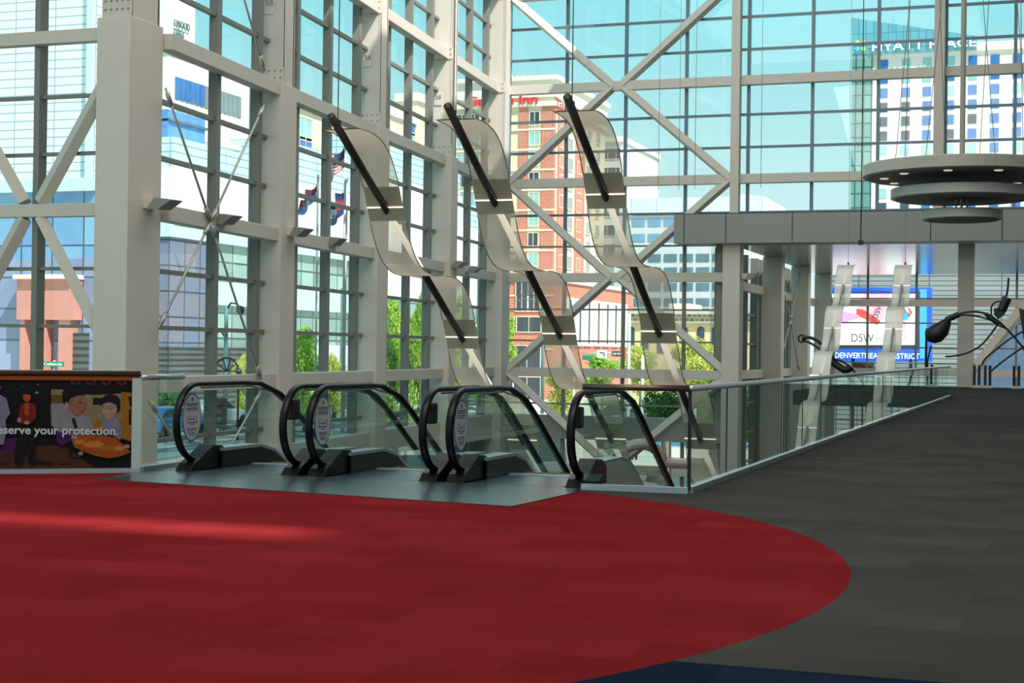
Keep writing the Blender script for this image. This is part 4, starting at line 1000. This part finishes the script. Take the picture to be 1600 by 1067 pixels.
# white sign wall high up
XD = -120.0
t = empty('tall_white_sign_wall', (XD, Yx(262, XD), ZG), 'tall blank white tower wall with thin black lettering at top left', 'building')
MB().box(XD - 14, XD, Yx(256, XD), Yx(298, XD), ZG, zX(290, -40, XD)).build('wall', M_wrender, t)
for s_, py, pe in (('LWOOD', 36, 296), ('OTELS', 51, 287)):
    a = oX(272, py + 4, XD + .3); b = oX(pe, py + 4, XD + .3)
    text('wall_lettering', s_, mat('dark_green_letters', (60, 90, 84), .5), t, (XD + .3, a.y, a.z), (0, 1, 0), (0, 0, 1), 1.45, .05, fit=abs(b.y - a.y))
# beige hotel beyond bays 2-4
XE = -85.0
t = empty('cream_hotel', (XE, Yx(455, XE), ZG), 'cream stepped hotel seen through the second and third side bays', 'building')
for i, (a, b, pt, xx) in enumerate(((452, 570, 172, XE), (590, 644, 172, XE), (646, 702, 156, XE))):
    MB().box(xx - 3, xx, Yx(a, xx), Yx(b, xx), ZG, zX((a+b)/2, pt, xx)).build('wall', M_cream, t)
    MB().box(xx - 3.2, xx + .4, Yx(a, xx) - .3, Yx(b, xx) + .3, zX((a+b)/2, pt, xx) - 1, zX((a+b)/2, pt, xx) + .15).build('parapet', M_trimw, t)
for (pxx, py, xx) in ((476, 202, XE), (476, 232, XE), (476, 258, XE), (520, 228, XE), (520, 256, XE), (600, 196, XE), (600, 228, XE), (640, 196, XE), (640, 222, XE), (640, 256, XE), (604, 256, XE), (672, 205, XE),  (672, 235, XE)):
    p = oX(pxx, py, xx); win(t, (p.y - 1.6, p.y + 1.6, p.z - 1.3, p.z + 1.3), ('X', xx), M_wteal if py % 4 else M_wblue, M_trimw)
# tower with fine lines behind near left glass
YT2 = 96.0
t = empty('ribbed_white_tower', (oY(80, 500, YT2).x, YT2, ZG), 'white tower with fine horizontal lines filling the near left glass', 'building')
M_rt = brickmat('ribbed_white_cladding', (214, 230, 232), (222, 236, 238), (142, 160, 166), 1, 3.4, .62, .04, .6, 0.0)
MB().box(oY(-60, 200, YT2).x, oY(149, 200, YT2).x, YT2, YT2 + 4, ZG, 45).build('wall', M_rt, t)
MB().box(oY(138, 200, YT2).x, oY(147, 200, YT2).x, YT2 - .4, YT2, 10, 45).build('pale_blue_fin', mat('pale_blue_fin', (200, 226, 234), .5), t)
YU = 80.0  # coloured building added to imitate reflections in the near left glass
t = empty('reflection_block', (oY(80, 500, YU).x, YU, ZG), 'blue and pink block added in place of reflections in the near left glass', 'building')
M_bg = brickmat('blue_reflection', (104, 148, 196), (132, 176, 206), (72, 92, 116), 1, 2.2, 1.9, .06, .15, 0.0)
MB().box(oY(-60, 400, YU).x, oY(150, 400, YU).x, YU, YU + 6, zz(80, 404, YU), zz(80, 300, YU)).build('upper_glass', M_bg, t)
MB().box(oY(-60, 400, YU).x, oY(150, 400, YU).x, YU - .3, YU + 6, zz(80, 300, YU), zz(80, 280, YU)).build('roof_band', M_sp, t)
MB().box(oY(-60, 400, YU).x, oY(150, 400, YU).x, YU, YU + 6, ZG, zz(80, 404, YU)).build('lower_glass', brickmat('mottled_reflection', (150, 160, 190), (120, 136, 164), (84, 96, 110), 1, 2.2, 1.9, .06, .2, 0.0), t)
MB().box(oY(40, 500, YU).x, oY(128, 500, YU).x, YU - .9, YU, zz(80, 500, YU), zz(80, 436, YU)).build('pink_bay', mat('pink_reflection', (206, 140, 126), .8, var=.12, scale=1.5), t)
MB().box(oY(38, 500, YU).x, oY(130, 500, YU).x, YU - 1.2, YU, zz(80, 437, YU), zz(80, 430, YU)).build('pink_bay_cornice', M_trimw, t)
for (a, b) in ((44, 51), (76, 84), (104, 122)):
    MB().box(oY(a, 500, YU).x, oY(b, 500, YU).x, YU - .8, YU, ZG, zz(80, 500, YU)).build('brick_pier', mat('pink_reflection', (206, 140, 126)), t)  # piers in the colour of the pink reflection
for (a, b) in ((100, 104), (122, 140)):
    MB().box(oY(a, 500, YU).x, oY(b, 500, YU).x, YU - .5, YU, ZG, zz(80, 520, YU)).build('dark_shopfront', M_garage, t)

# ================================================================== STREET FURNITURE, FLAGS, CARS, TREES
M_pole2 = mat('street_pole_teal', (96, 130, 132), .5); M_pale = mat('street_pole_pale', (200, 200, 196), .5); M_green = mat('street_sign_green', (30, 140, 96), .5)
def pole(px_, ybot, ytop, Y, r, m, label, cat='street pole', name='street_pole', build=None):
    p = oY(px_, ybot, Y); q = oY(px_, ytop, Y); t = empty(name, (p.x, Y, gz(p.x, Y)), label, cat)
    MB().tube([(p.x, Y, gz(p.x, Y)), (p.x, Y, q.z)], r, 10).build('pole', m, t)
    if build: build(t, p.x, Y, q.z)
    return t
def lamp_heads(t, x, Y, z):
    for s_, dz in ((1, -.2), (-1, -1.6)):
        MB().tube([(x, Y, z + dz), (x + s_*.25, Y, z + dz + .35), (x + s_*.6, Y, z + dz + .3), (x + s_*.75, Y, z + dz + .1)], .05, 6).build('arm', M_blackm, t)
        MB().ball((x + s_*.78, Y, z + dz), .22, n=8).build('lamp_head', M_wdk, t)
pole(352, 600, 478, 68, .1, M_pole2, 'twin headed street lamp seen through the first side bay', 'street lamp', 'street_lamp', lamp_heads)
pole(534, 600, 450, 100, .16, M_pole2, 'tall grey pole seen through the second side bay')
def arm_lamp(t, x, Y, z): MB().tube([(x, Y, z - .2), (x - 1.5, Y, z), (x - 2.8, Y, z - .05)], .08, 6).build('arm', M_pole2, t); MB().box(x - 3.4, x - 2.6, Y - .15, Y + .15, z - .18, z - .02).build('lamp_head', M_pole2, t)
pole(847, 650, 468, 175, .22, M_pole2, 'teal street lamp pole in front of the brick hotel', 'street lamp', 'street_lamp', arm_lamp)
tp = pole(981, 680, 490, 118.25, .13, M_pale, 'pale pole carrying street signs left of the arcaded building')
MB().tube([oY(981, 551, 118.07), oY(908, 553, 118.07)], .06, 8).build('mast_arm', M_pale, tp)
pole(895.5, 680, 556, 100.1, .08, M_pale, 'pale post with a yellow sign seen through the middle ribbon')
pole(83, 680, 563, 70.08, .06, M_pale, 'thin post carrying the green California sign')
pole(1003, 660, 555, 150, .16, M_pale, 'pale slim pole among the trees before the arcaded building')
def sigs(t, x, Y, z):
    b = MB().box(x - .22, x + .22, Y - .2, Y + .2, z - 1.3, z).build('signal_head', M_blackm, t)
    for k in range(3): MB().ball((x - .0, Y - .2, z - .25 - .4*k), .14, n=8).build('signal_lens', mat('lens%d' % k, ((120, 20, 20), (120, 90, 20), (20, 70, 40))[k]), b)
    b = MB().box(x - .75, x - .35, Y - .2, Y + .2, z - 1.3, z - .2).build('signal_head', M_blackm, t)
pole(344, 720, 622, 66, .09, M_pole2, 'dark traffic signal seen through the left escalator glass', 'traffic light', 'traffic_light', sigs)
def sgn(x0, y0_, x1, y1_, Y, m, label, tx=None, tm=None, sz=.5):
    a, b = oY(x0, y1_, Y), oY(x1, y0_, Y); o = MB().box(a.x, b.x, Y - .03, Y + .03, a.z, b.z).build('street_sign', m, origin=(a.x, Y, a.z)); tag(o, label, 'sign')
    if tx: text('sign_text', tx, tm, o, (a.x + .08 * (b.x - a.x), Y - .04, a.z + .25 * (b.z - a.z)), (1, 0, 0), (0, 0, 1), (b.z - a.z) * .75, .005, fit=(b.x - a.x) * .84)
    return o
M_blk = mat('sign_black', (30, 30, 32), .5)
sgn(956, 549, 972, 556.5, 118, M_blk, 'black one way sign on the pale pole', 'ONE WAY', M_wl)
o = sgn(933, 547, 948, 559, 118, M_wl, 'white turn arrow sign left of the one way sign')
a = oY(938, 556, 117.9); MB().tube([oY(944, 557, 117.9), oY(944, 551, 117.9), oY(937, 551, 117.9)], .05, 6).build('arrow', M_blk, o)
sgn(910, 555, 925, 562, 118, M_green, 'teal street name sign above the trees')
sgn(66, 565, 100, 572.5, 70, M_green, 'green street name sign reading California behind the printed panel', 'California', M_wl)
o = sgn(892, 556, 899, 567, 100, mat('sign_yellow', (240, 180, 30), .5, emit=.1), 'small yellow sign seen through the middle ribbon')
o = sgn(974, 545, 979, 556, 118, mat('signal_orange', (230, 120, 40), .5, emit=.1), 'orange hand signal beside the one way sign')
def arch_rack(px_, py, rpx, Y, label):
    c_ = oY(px_, py, Y); k = (c_ - CAM).dot(Fw) / FPX; r = rpx * k; g_ = gz(c_.x, Y); t = empty('wheel_shaped_frame', (c_.x, Y, g_), label, 'street ornament')
    MB().tube([(c_.x + r*math.cos(math.pi*a/16), Y, c_.z + r*math.sin(math.pi*a/16)) for a in range(17)], .05, 6).build('rim', M_blackm, t)
    for a in (35, 70, 110, 145): MB().tube([(c_.x, Y, c_.z), (c_.x + r*math.cos(math.radians(a)), Y, c_.z + r*math.sin(math.radians(a)))], .03, 6).build('spoke', M_blackm, t)
    for s_ in (-1, 1): MB().tube([(c_.x + s_*r, Y, c_.z), (c_.x + s_*r, Y, g_)], .05, 6).build('post', M_blackm, t); MB().ball((c_.x + s_*r, Y, c_.z), .16, n=6).build('globe', M_wdk, t)
    MB().tube([(c_.x - r, Y, c_.z), (c_.x + r, Y, c_.z)], .03, 6).build('crossbar', M_blackm, t)
arch_rack(354, 580, 21, 64, 'half wheel ornament on posts seen through the first side bay')
arch_rack(522, 585, 16, 88, 'half wheel ornament on posts seen through the second side bay')

def flag(px_, pt, pb, Y, w, h, label, kind):
    """cloth hanging in folds from the top of a pole"""
    w *= 1.25; h *= 1.25; p = oY(px_, pt, Y); g_ = gz(p.x, Y); t = empty('flag', (p.x, Y, g_), label, 'flag')
    MB().tube([(p.x, Y, g_), (p.x, Y, p.z + .3)], .05, 8).build('flag_pole', M_pale, t)
    mb = MB(); nx, nz = 26, 13; vs = []
    for i in range(nx + 1):
        for k in range(nz + 1):
            u, v = i / nx, k / nz
            vs.append((p.x - u * w * .78 - .05, Y + .22 * math.sin(u * 9 + v * 1.5), p.z - v * h * (1 - .1*u) - u * w * .75 + .08 * math.sin(u * 12 + 1)))
    mb.v = [Vector(q) for q in vs]
    R_, W_, B_, L_, Y_ = mat('flag_red', (186, 40, 56), .8), mat('flag_white', (222, 222, 226), .8), mat('flag_blue', (34, 52, 110), .8), mat('flag_light_blue', (110, 160, 206), .8), mat('flag_gold', (210, 170, 60), .8)
    for i in range(nx):
        for k in range(nz):
            u, v = i / nx, (k + .5) / nz
            if kind == 'us': m = B_ if (u < .42 and k < 7) else (R_ if k % 2 == 0 else W_)
            elif kind == 'co': m = R_ if (.2 < u < .5 and .3 < v < .7) else (W_ if .33 < v < .66 else B_)
            else: m = (R_ if v < .45 else L_)
            mb.f.append([i*(nz+1)+k, (i+1)*(nz+1)+k, (i+1)*(nz+1)+k+1, i*(nz+1)+k+1]); mb.m.append(mb.mi(m)); mb.smooth.append(True)
    mb.build('cloth', None, t)
    if kind == 'us':
        pass
flag(540, 226, 275, 60, .95, .75, 'stars and stripes flag hanging on its pole beyond the second side bay', 'us')
flag(542, 291, 325, 62, .75, .9, 'dark blue flag below the striped flag', 'co')
flag(497, 284, 340, 62, .85, .6, 'red and light blue flag left of the striped flag', 'city')

# ---- cars
CARM = {}
def car(p, rot, col, label, grp=None):
    t = empty('parked_car', (p[0], p[1], gz(*p)), label, 'car', grp); t.rotation_euler = (0, 0, rot)
    key = col
    bm = mat('car_paint_%d_%d_%d' % col, col, .25, .2, var=.02); wt = mat('car_glass', (40, 52, 60), .1)
    if key not in CARM:
        prof = [(-2.2, .3), (-2.25, .75), (-2.0, .95), (-1.2, 1.02), (1.1, 1.0), (2.1, .86), (2.25, .6), (2.2, .3)]
        b = MB().prism([(x, -.88, z) for x, z in prof], (0, 1.76, 0)); cab = MB().prism([(x, -.74, z) for x, z in ((-1.7, .98), (-1.1, 1.45), (.3, 1.47), (1.15, 1.0))], (0, 1.48, 0))
        gl = MB()
        for y in (-.76, .74): gl.prism([(x, y, z) for x, z in ((-1.45, 1.02), (-1.0, 1.38), (.25, 1.4), (.95, 1.03))], (0, .02, 0))
        wh = []
        for x in (-1.4, 1.4):
            for y in (-.9, .72):
                w = MB(); w.tube([(x, y, .33), (x, y + .18, .33)], .33, 18); wh.append(w)
        CARM[key] = (b, cab, gl, wh)
    b, cab, gl, wh = CARM[key]
    def put(mb, nm, m, bev=0):
        me = bpy.data.meshes.new(nm); me.from_pydata([tuple(v) for v in mb.v], [], mb.f); me.materials.append(m); o = bpy.data.objects.new(nm, me); COL.objects.link(o); o.parent = t
        if bev: q = o.modifiers.new('b', 'BEVEL'); q.width = bev; q.segments = 3
        return o
    put(b, 'car_body', bm, .12); put(cab, 'cabin', bm, .1); put(gl, 'side_glass', wt)
    for w in wh: put(w, 'wheel', M_black)
def onG(x, y): p = oZ(x, y, ZG); return (p.x, p.y)
def caratY(x, Y): p = oY(x, 600, Y); return (p.x, Y)
car(caratY(266, 63.5), 1.45, (60, 140, 200), 'blue car behind the left end of the glass balustrade')
car(caratY(334, 73), 1.45, (200, 206, 212), 'silver car behind the left escalator glass')
car(caratY(760, 160), .1, (226, 226, 226), 'white car on the cross street in front of the brick hotel')
car(caratY(738, 155), .1, (196, 200, 204), 'silver car left of the white car on the cross street')
car(caratY(968, 168), .0, (60, 70, 78), 'dark car behind the pale sign pole')
car(caratY(1004, 160), .0, (110, 118, 124), 'grey car right of the dark car')
car(caratY(655, 92), 1.4, (210, 212, 214), 'pale car below the trees of the third side bay')
# low street wall with blue stripe
a, b = oY(845, 690, 108), oY(1290, 700, 108)
t = empty('striped_barrier', (a.x, 108, ZG), 'low white street barrier with a blue stripe, seen under the grey band', 'barrier')
MB().box(a.x, b.x, 108, 108.4, ZG, zz(1000, 688, 108)).build('wall', M_wrender, t)
MB().box(a.x, b.x, 107.95, 108, zz(1000, 694, 108), zz(1000, 689, 108)).build('blue_stripe', mat('stripe_blue', (40, 150, 200), .5), t)

# ---- trees
def leafmesh(seed, n, cols, lobes=9):
    rnd = random.Random(seed); mb = MB(); L_ = []
    for k in range(lobes):
        a = rnd.uniform(0, 6.28); r = rnd.uniform(.1, .7); L_.append((r*math.cos(a), r*math.sin(a), rnd.uniform(-.75, .75), rnd.uniform(.32, .55)))
    for i in range(n):
        cx_, cy_, cz_, r = rnd.choice(L_)
        d = Vector((rnd.gauss(0, 1), rnd.gauss(0, 1), rnd.gauss(0, 1))).normalized() * (r * rnd.uniform(.55, 1.0))
        c_ = Vector((cx_, cy_, cz_)) + d; s_ = rnd.uniform(.035, .075)
        u = Vector((rnd.gauss(0, 1), rnd.gauss(0, 1), rnd.gauss(0, 1))).normalized(); v = u.orthogonal().normalized()
        mb.add([c_ - u*s_, c_ - v*s_*.6, c_ + u*s_, c_ + v*s_*.6], [(0, 1, 2, 3)], cols[rnd.randrange(len(cols))])
    return mb
def leafmat(nm, c):
    m = bpy.data.materials.new(nm); m.use_nodes = True; N = m.node_tree.nodes; L = m.node_tree.links; N.clear()
    o = N.new('ShaderNodeOutputMaterial'); d = N.new('ShaderNodeBsdfDiffuse'); tr = N.new('ShaderNodeBsdfTranslucent'); q = N.new('ShaderNodeMixShader'); q.inputs[0].default_value = .45
    d.inputs[0].default_value = rgb(*c); tr.inputs[0].default_value = rgb(*c); L.new(d.outputs[0], q.inputs[1]); L.new(tr.outputs[0], q.inputs[2]); L.new(q.outputs[0], o.inputs[0]); return m
LFS = {'bright': [leafmat('leaf_lime', (196, 222, 104)), leafmat('leaf_fresh', (170, 208, 84)), leafmat('leaf_green', (136, 180, 74))],
       'yellow': [leafmat('leaf_yellow', (222, 222, 130)), leafmat('leaf_olive', (190, 194, 106)), leafmat('leaf_lime2', (200, 216, 112))],
       'dark': [leafmat('leaf_dark', (60, 110, 56)), leafmat('leaf_mid', (84, 140, 70)), leafmat('leaf_deep', (40, 78, 44))]}
M_bark = mat('tree_bark', (104, 92, 78), .9, var=.2)
PROT = {}
def tree(px_, pt, pb, halfpx, Y, kind, label, n=6500):
    halfpx *= 1.3
    c_ = oY(px_, (pt + pb) / 2, Y); k = (c_ - CAM).dot(Fw) / FPX; hz = (pb - pt) / 2 * k; hr = halfpx * k
    g_ = gz(c_.x, Y); t = empty('street_tree', (c_.x, Y, g_), label, 'tree', 'street trees outside the glass')
    if kind not in PROT:
        mb = leafmesh(hash(kind) % 97 + 3 if False else {'bright': 3, 'yellow': 5, 'dark': 8}[kind], n, LFS[kind]); me = bpy.data.meshes.new('crown_' + kind)
        me.from_pydata([tuple(v) for v in mb.v], [], mb.f)
        for q in mb.ms: me.materials.append(q)
        for i, p in enumerate(me.polygons): p.material_index = mb.m[i]
        PROT[kind] = me
    o = bpy.data.objects.new('crown', PROT[kind]); COL.objects.link(o); o.parent = t; o.location = (0, 0, c_.z - g_); o.scale = (hr, hr, hz); o.rotation_euler = (0, 0, random.uniform(0, 6.28))
    tr = MB(); top = c_.z
    tr.tube([(c_.x, Y, g_), (c_.x + .1, Y, (g_ + top) / 2), (c_.x, Y, top)], [.16, .12, .05], 8)
    for a in range(5): an = a * 1.26; tr.tube([(c_.x, Y, c_.z - hz * .7), (c_.x + hr*.5*math.cos(an), Y + hr*.5*math.sin(an), c_.z + hz*.1)], .05, 6)
    tr.build('trunk', M_bark, t)
tree(268, 590, 664, 24, 74, 'dark', 'dark tree low behind the narrow glass beside the printed panel')
tree(380, 560, 640, 14, 77, 'yellow', 'pale small tree at the right edge of the first side bay')
tree(478, 520, 640, 30, 72, 'bright', 'leafy green tree in the left pane of the second side bay')
tree(522, 560, 640, 14, 84, 'yellow', 'thin tree behind the half wheel ornament of the second side bay')
tree(610, 478, 660, 26, 82, 'bright', 'bright green tree in the left pane of the third side bay')
tree(655, 470, 660, 24, 86, 'bright', 'bright green tree in the right pane of the third side bay')
tree(716, 475, 650, 24, 100, 'bright', 'green tree in the fourth side bay behind the first ribbon')
tree(750, 520, 650, 14, 112, 'bright', 'smaller green tree next to the corner column')
tree(790, 498, 592, 22, 118, 'bright', 'green tree against the left edge of the brick hotel')
tree(876, 575, 655, 24, 125, 'yellow', 'yellowish tree between left and middle ribbon below the beam')
tree(940, 555, 612, 30, 150, 'bright', 'round tree behind the road signs')
tree(1000, 545, 610, 26, 155, 'yellow', 'pale tree left of the right ribbon before the arcaded building')
tree(1090, 535, 620, 44, 125, 'yellow', 'wide yellow-green tree right of the right ribbon')
tree(1035, 585, 670, 34, 92, 'dark', 'dark green tree just outside behind the bronze rail')
tree(1110, 590, 680, 26, 96, 'bright', 'green tree low behind the right ribbon and silver rail')
tree(1200, 520, 700, 30, 110, 'dark', 'green tree seen through slits of the lower hall side wall')
tree(1236, 560, 650, 24, 118, 'bright', 'small green tree beyond the lower hall side wall')

# ---- two pedestrians far out on the street
def person(px_, pfeet, Y, shirt, trous, label):
    p = oY(px_, pfeet, Y); x, y = p.x, Y; t = empty('person', (x, y, ZG), label, 'person'); z = ZG
    body = bpy.data.meshes.new('body'); o = bpy.data.objects.new('body', body); COL.objects.link(o); o.parent = t
    V = [(0,0,.95),(0,0,1.2),(0,0,1.45),(0,0,1.55),(0,0,1.68),(.1,0,.9),(.13,.08,.5),(.14,.0,.06),(-.1,0,.9),(-.12,-.1,.5),(-.12,-.12,.06),(.2,0,1.42),(.26,.03,1.12),(.27,-.08,.88),(-.2,0,1.42),(-.26,.02,1.12),(-.27,-.1,.88)]
    Ed = [(0,1),(1,2),(2,3),(3,4),(0,5),(5,6),(6,7),(0,8),(8,9),(9,10),(2,11),(11,12),(12,13),(2,14),(14,15),(15,16)]
    body.from_pydata(V, Ed, []); body.materials.append(mat('person_skin', (170, 120, 96), .6))
    sm = o.modifiers.new('skin', 'SKIN'); Rr = [.15,.14,.16,.07,.11,.1,.075,.05,.1,.075,.05,.06,.05,.035,.06,.05,.035]
    for i, v in enumerate(body.skin_vertices[0].data if body.skin_vertices else []): v.radius = (Rr[i], Rr[i])
    ss = o.modifiers.new('sub', 'SUBSURF'); ss.levels = 1; ss.render_levels = 1
    MB().tube([(x, y, z + .95), (x, y, z + 1.2), (x, y, z + 1.46)], [.18, .17, .2], 12, ry=None).build('shirt', shirt, t)
    for dx, dy in ((.12, .06), (-.11, -.08)): MB().tube([(x + dx*.8, y, z + .98), (x + dx, y + dy, z + .5), (x + dx*1.1, y + dy*.6, z + .08)], [.13, .1, .08], 10).build('trouser_leg', trous, t)
person(992, 645, 103, mat('shirt_dark', (50, 56, 70)), mat('trouser_dark', (40, 42, 48)), 'pedestrian in dark clothes on the pavement right of the pale sign pole')
person(902, 650, 101, mat('shirt_grey', (120, 110, 100)), mat('trouser_dark', (40, 42, 48)), 'pedestrian in grey shirt on the pavement behind the right escalator')
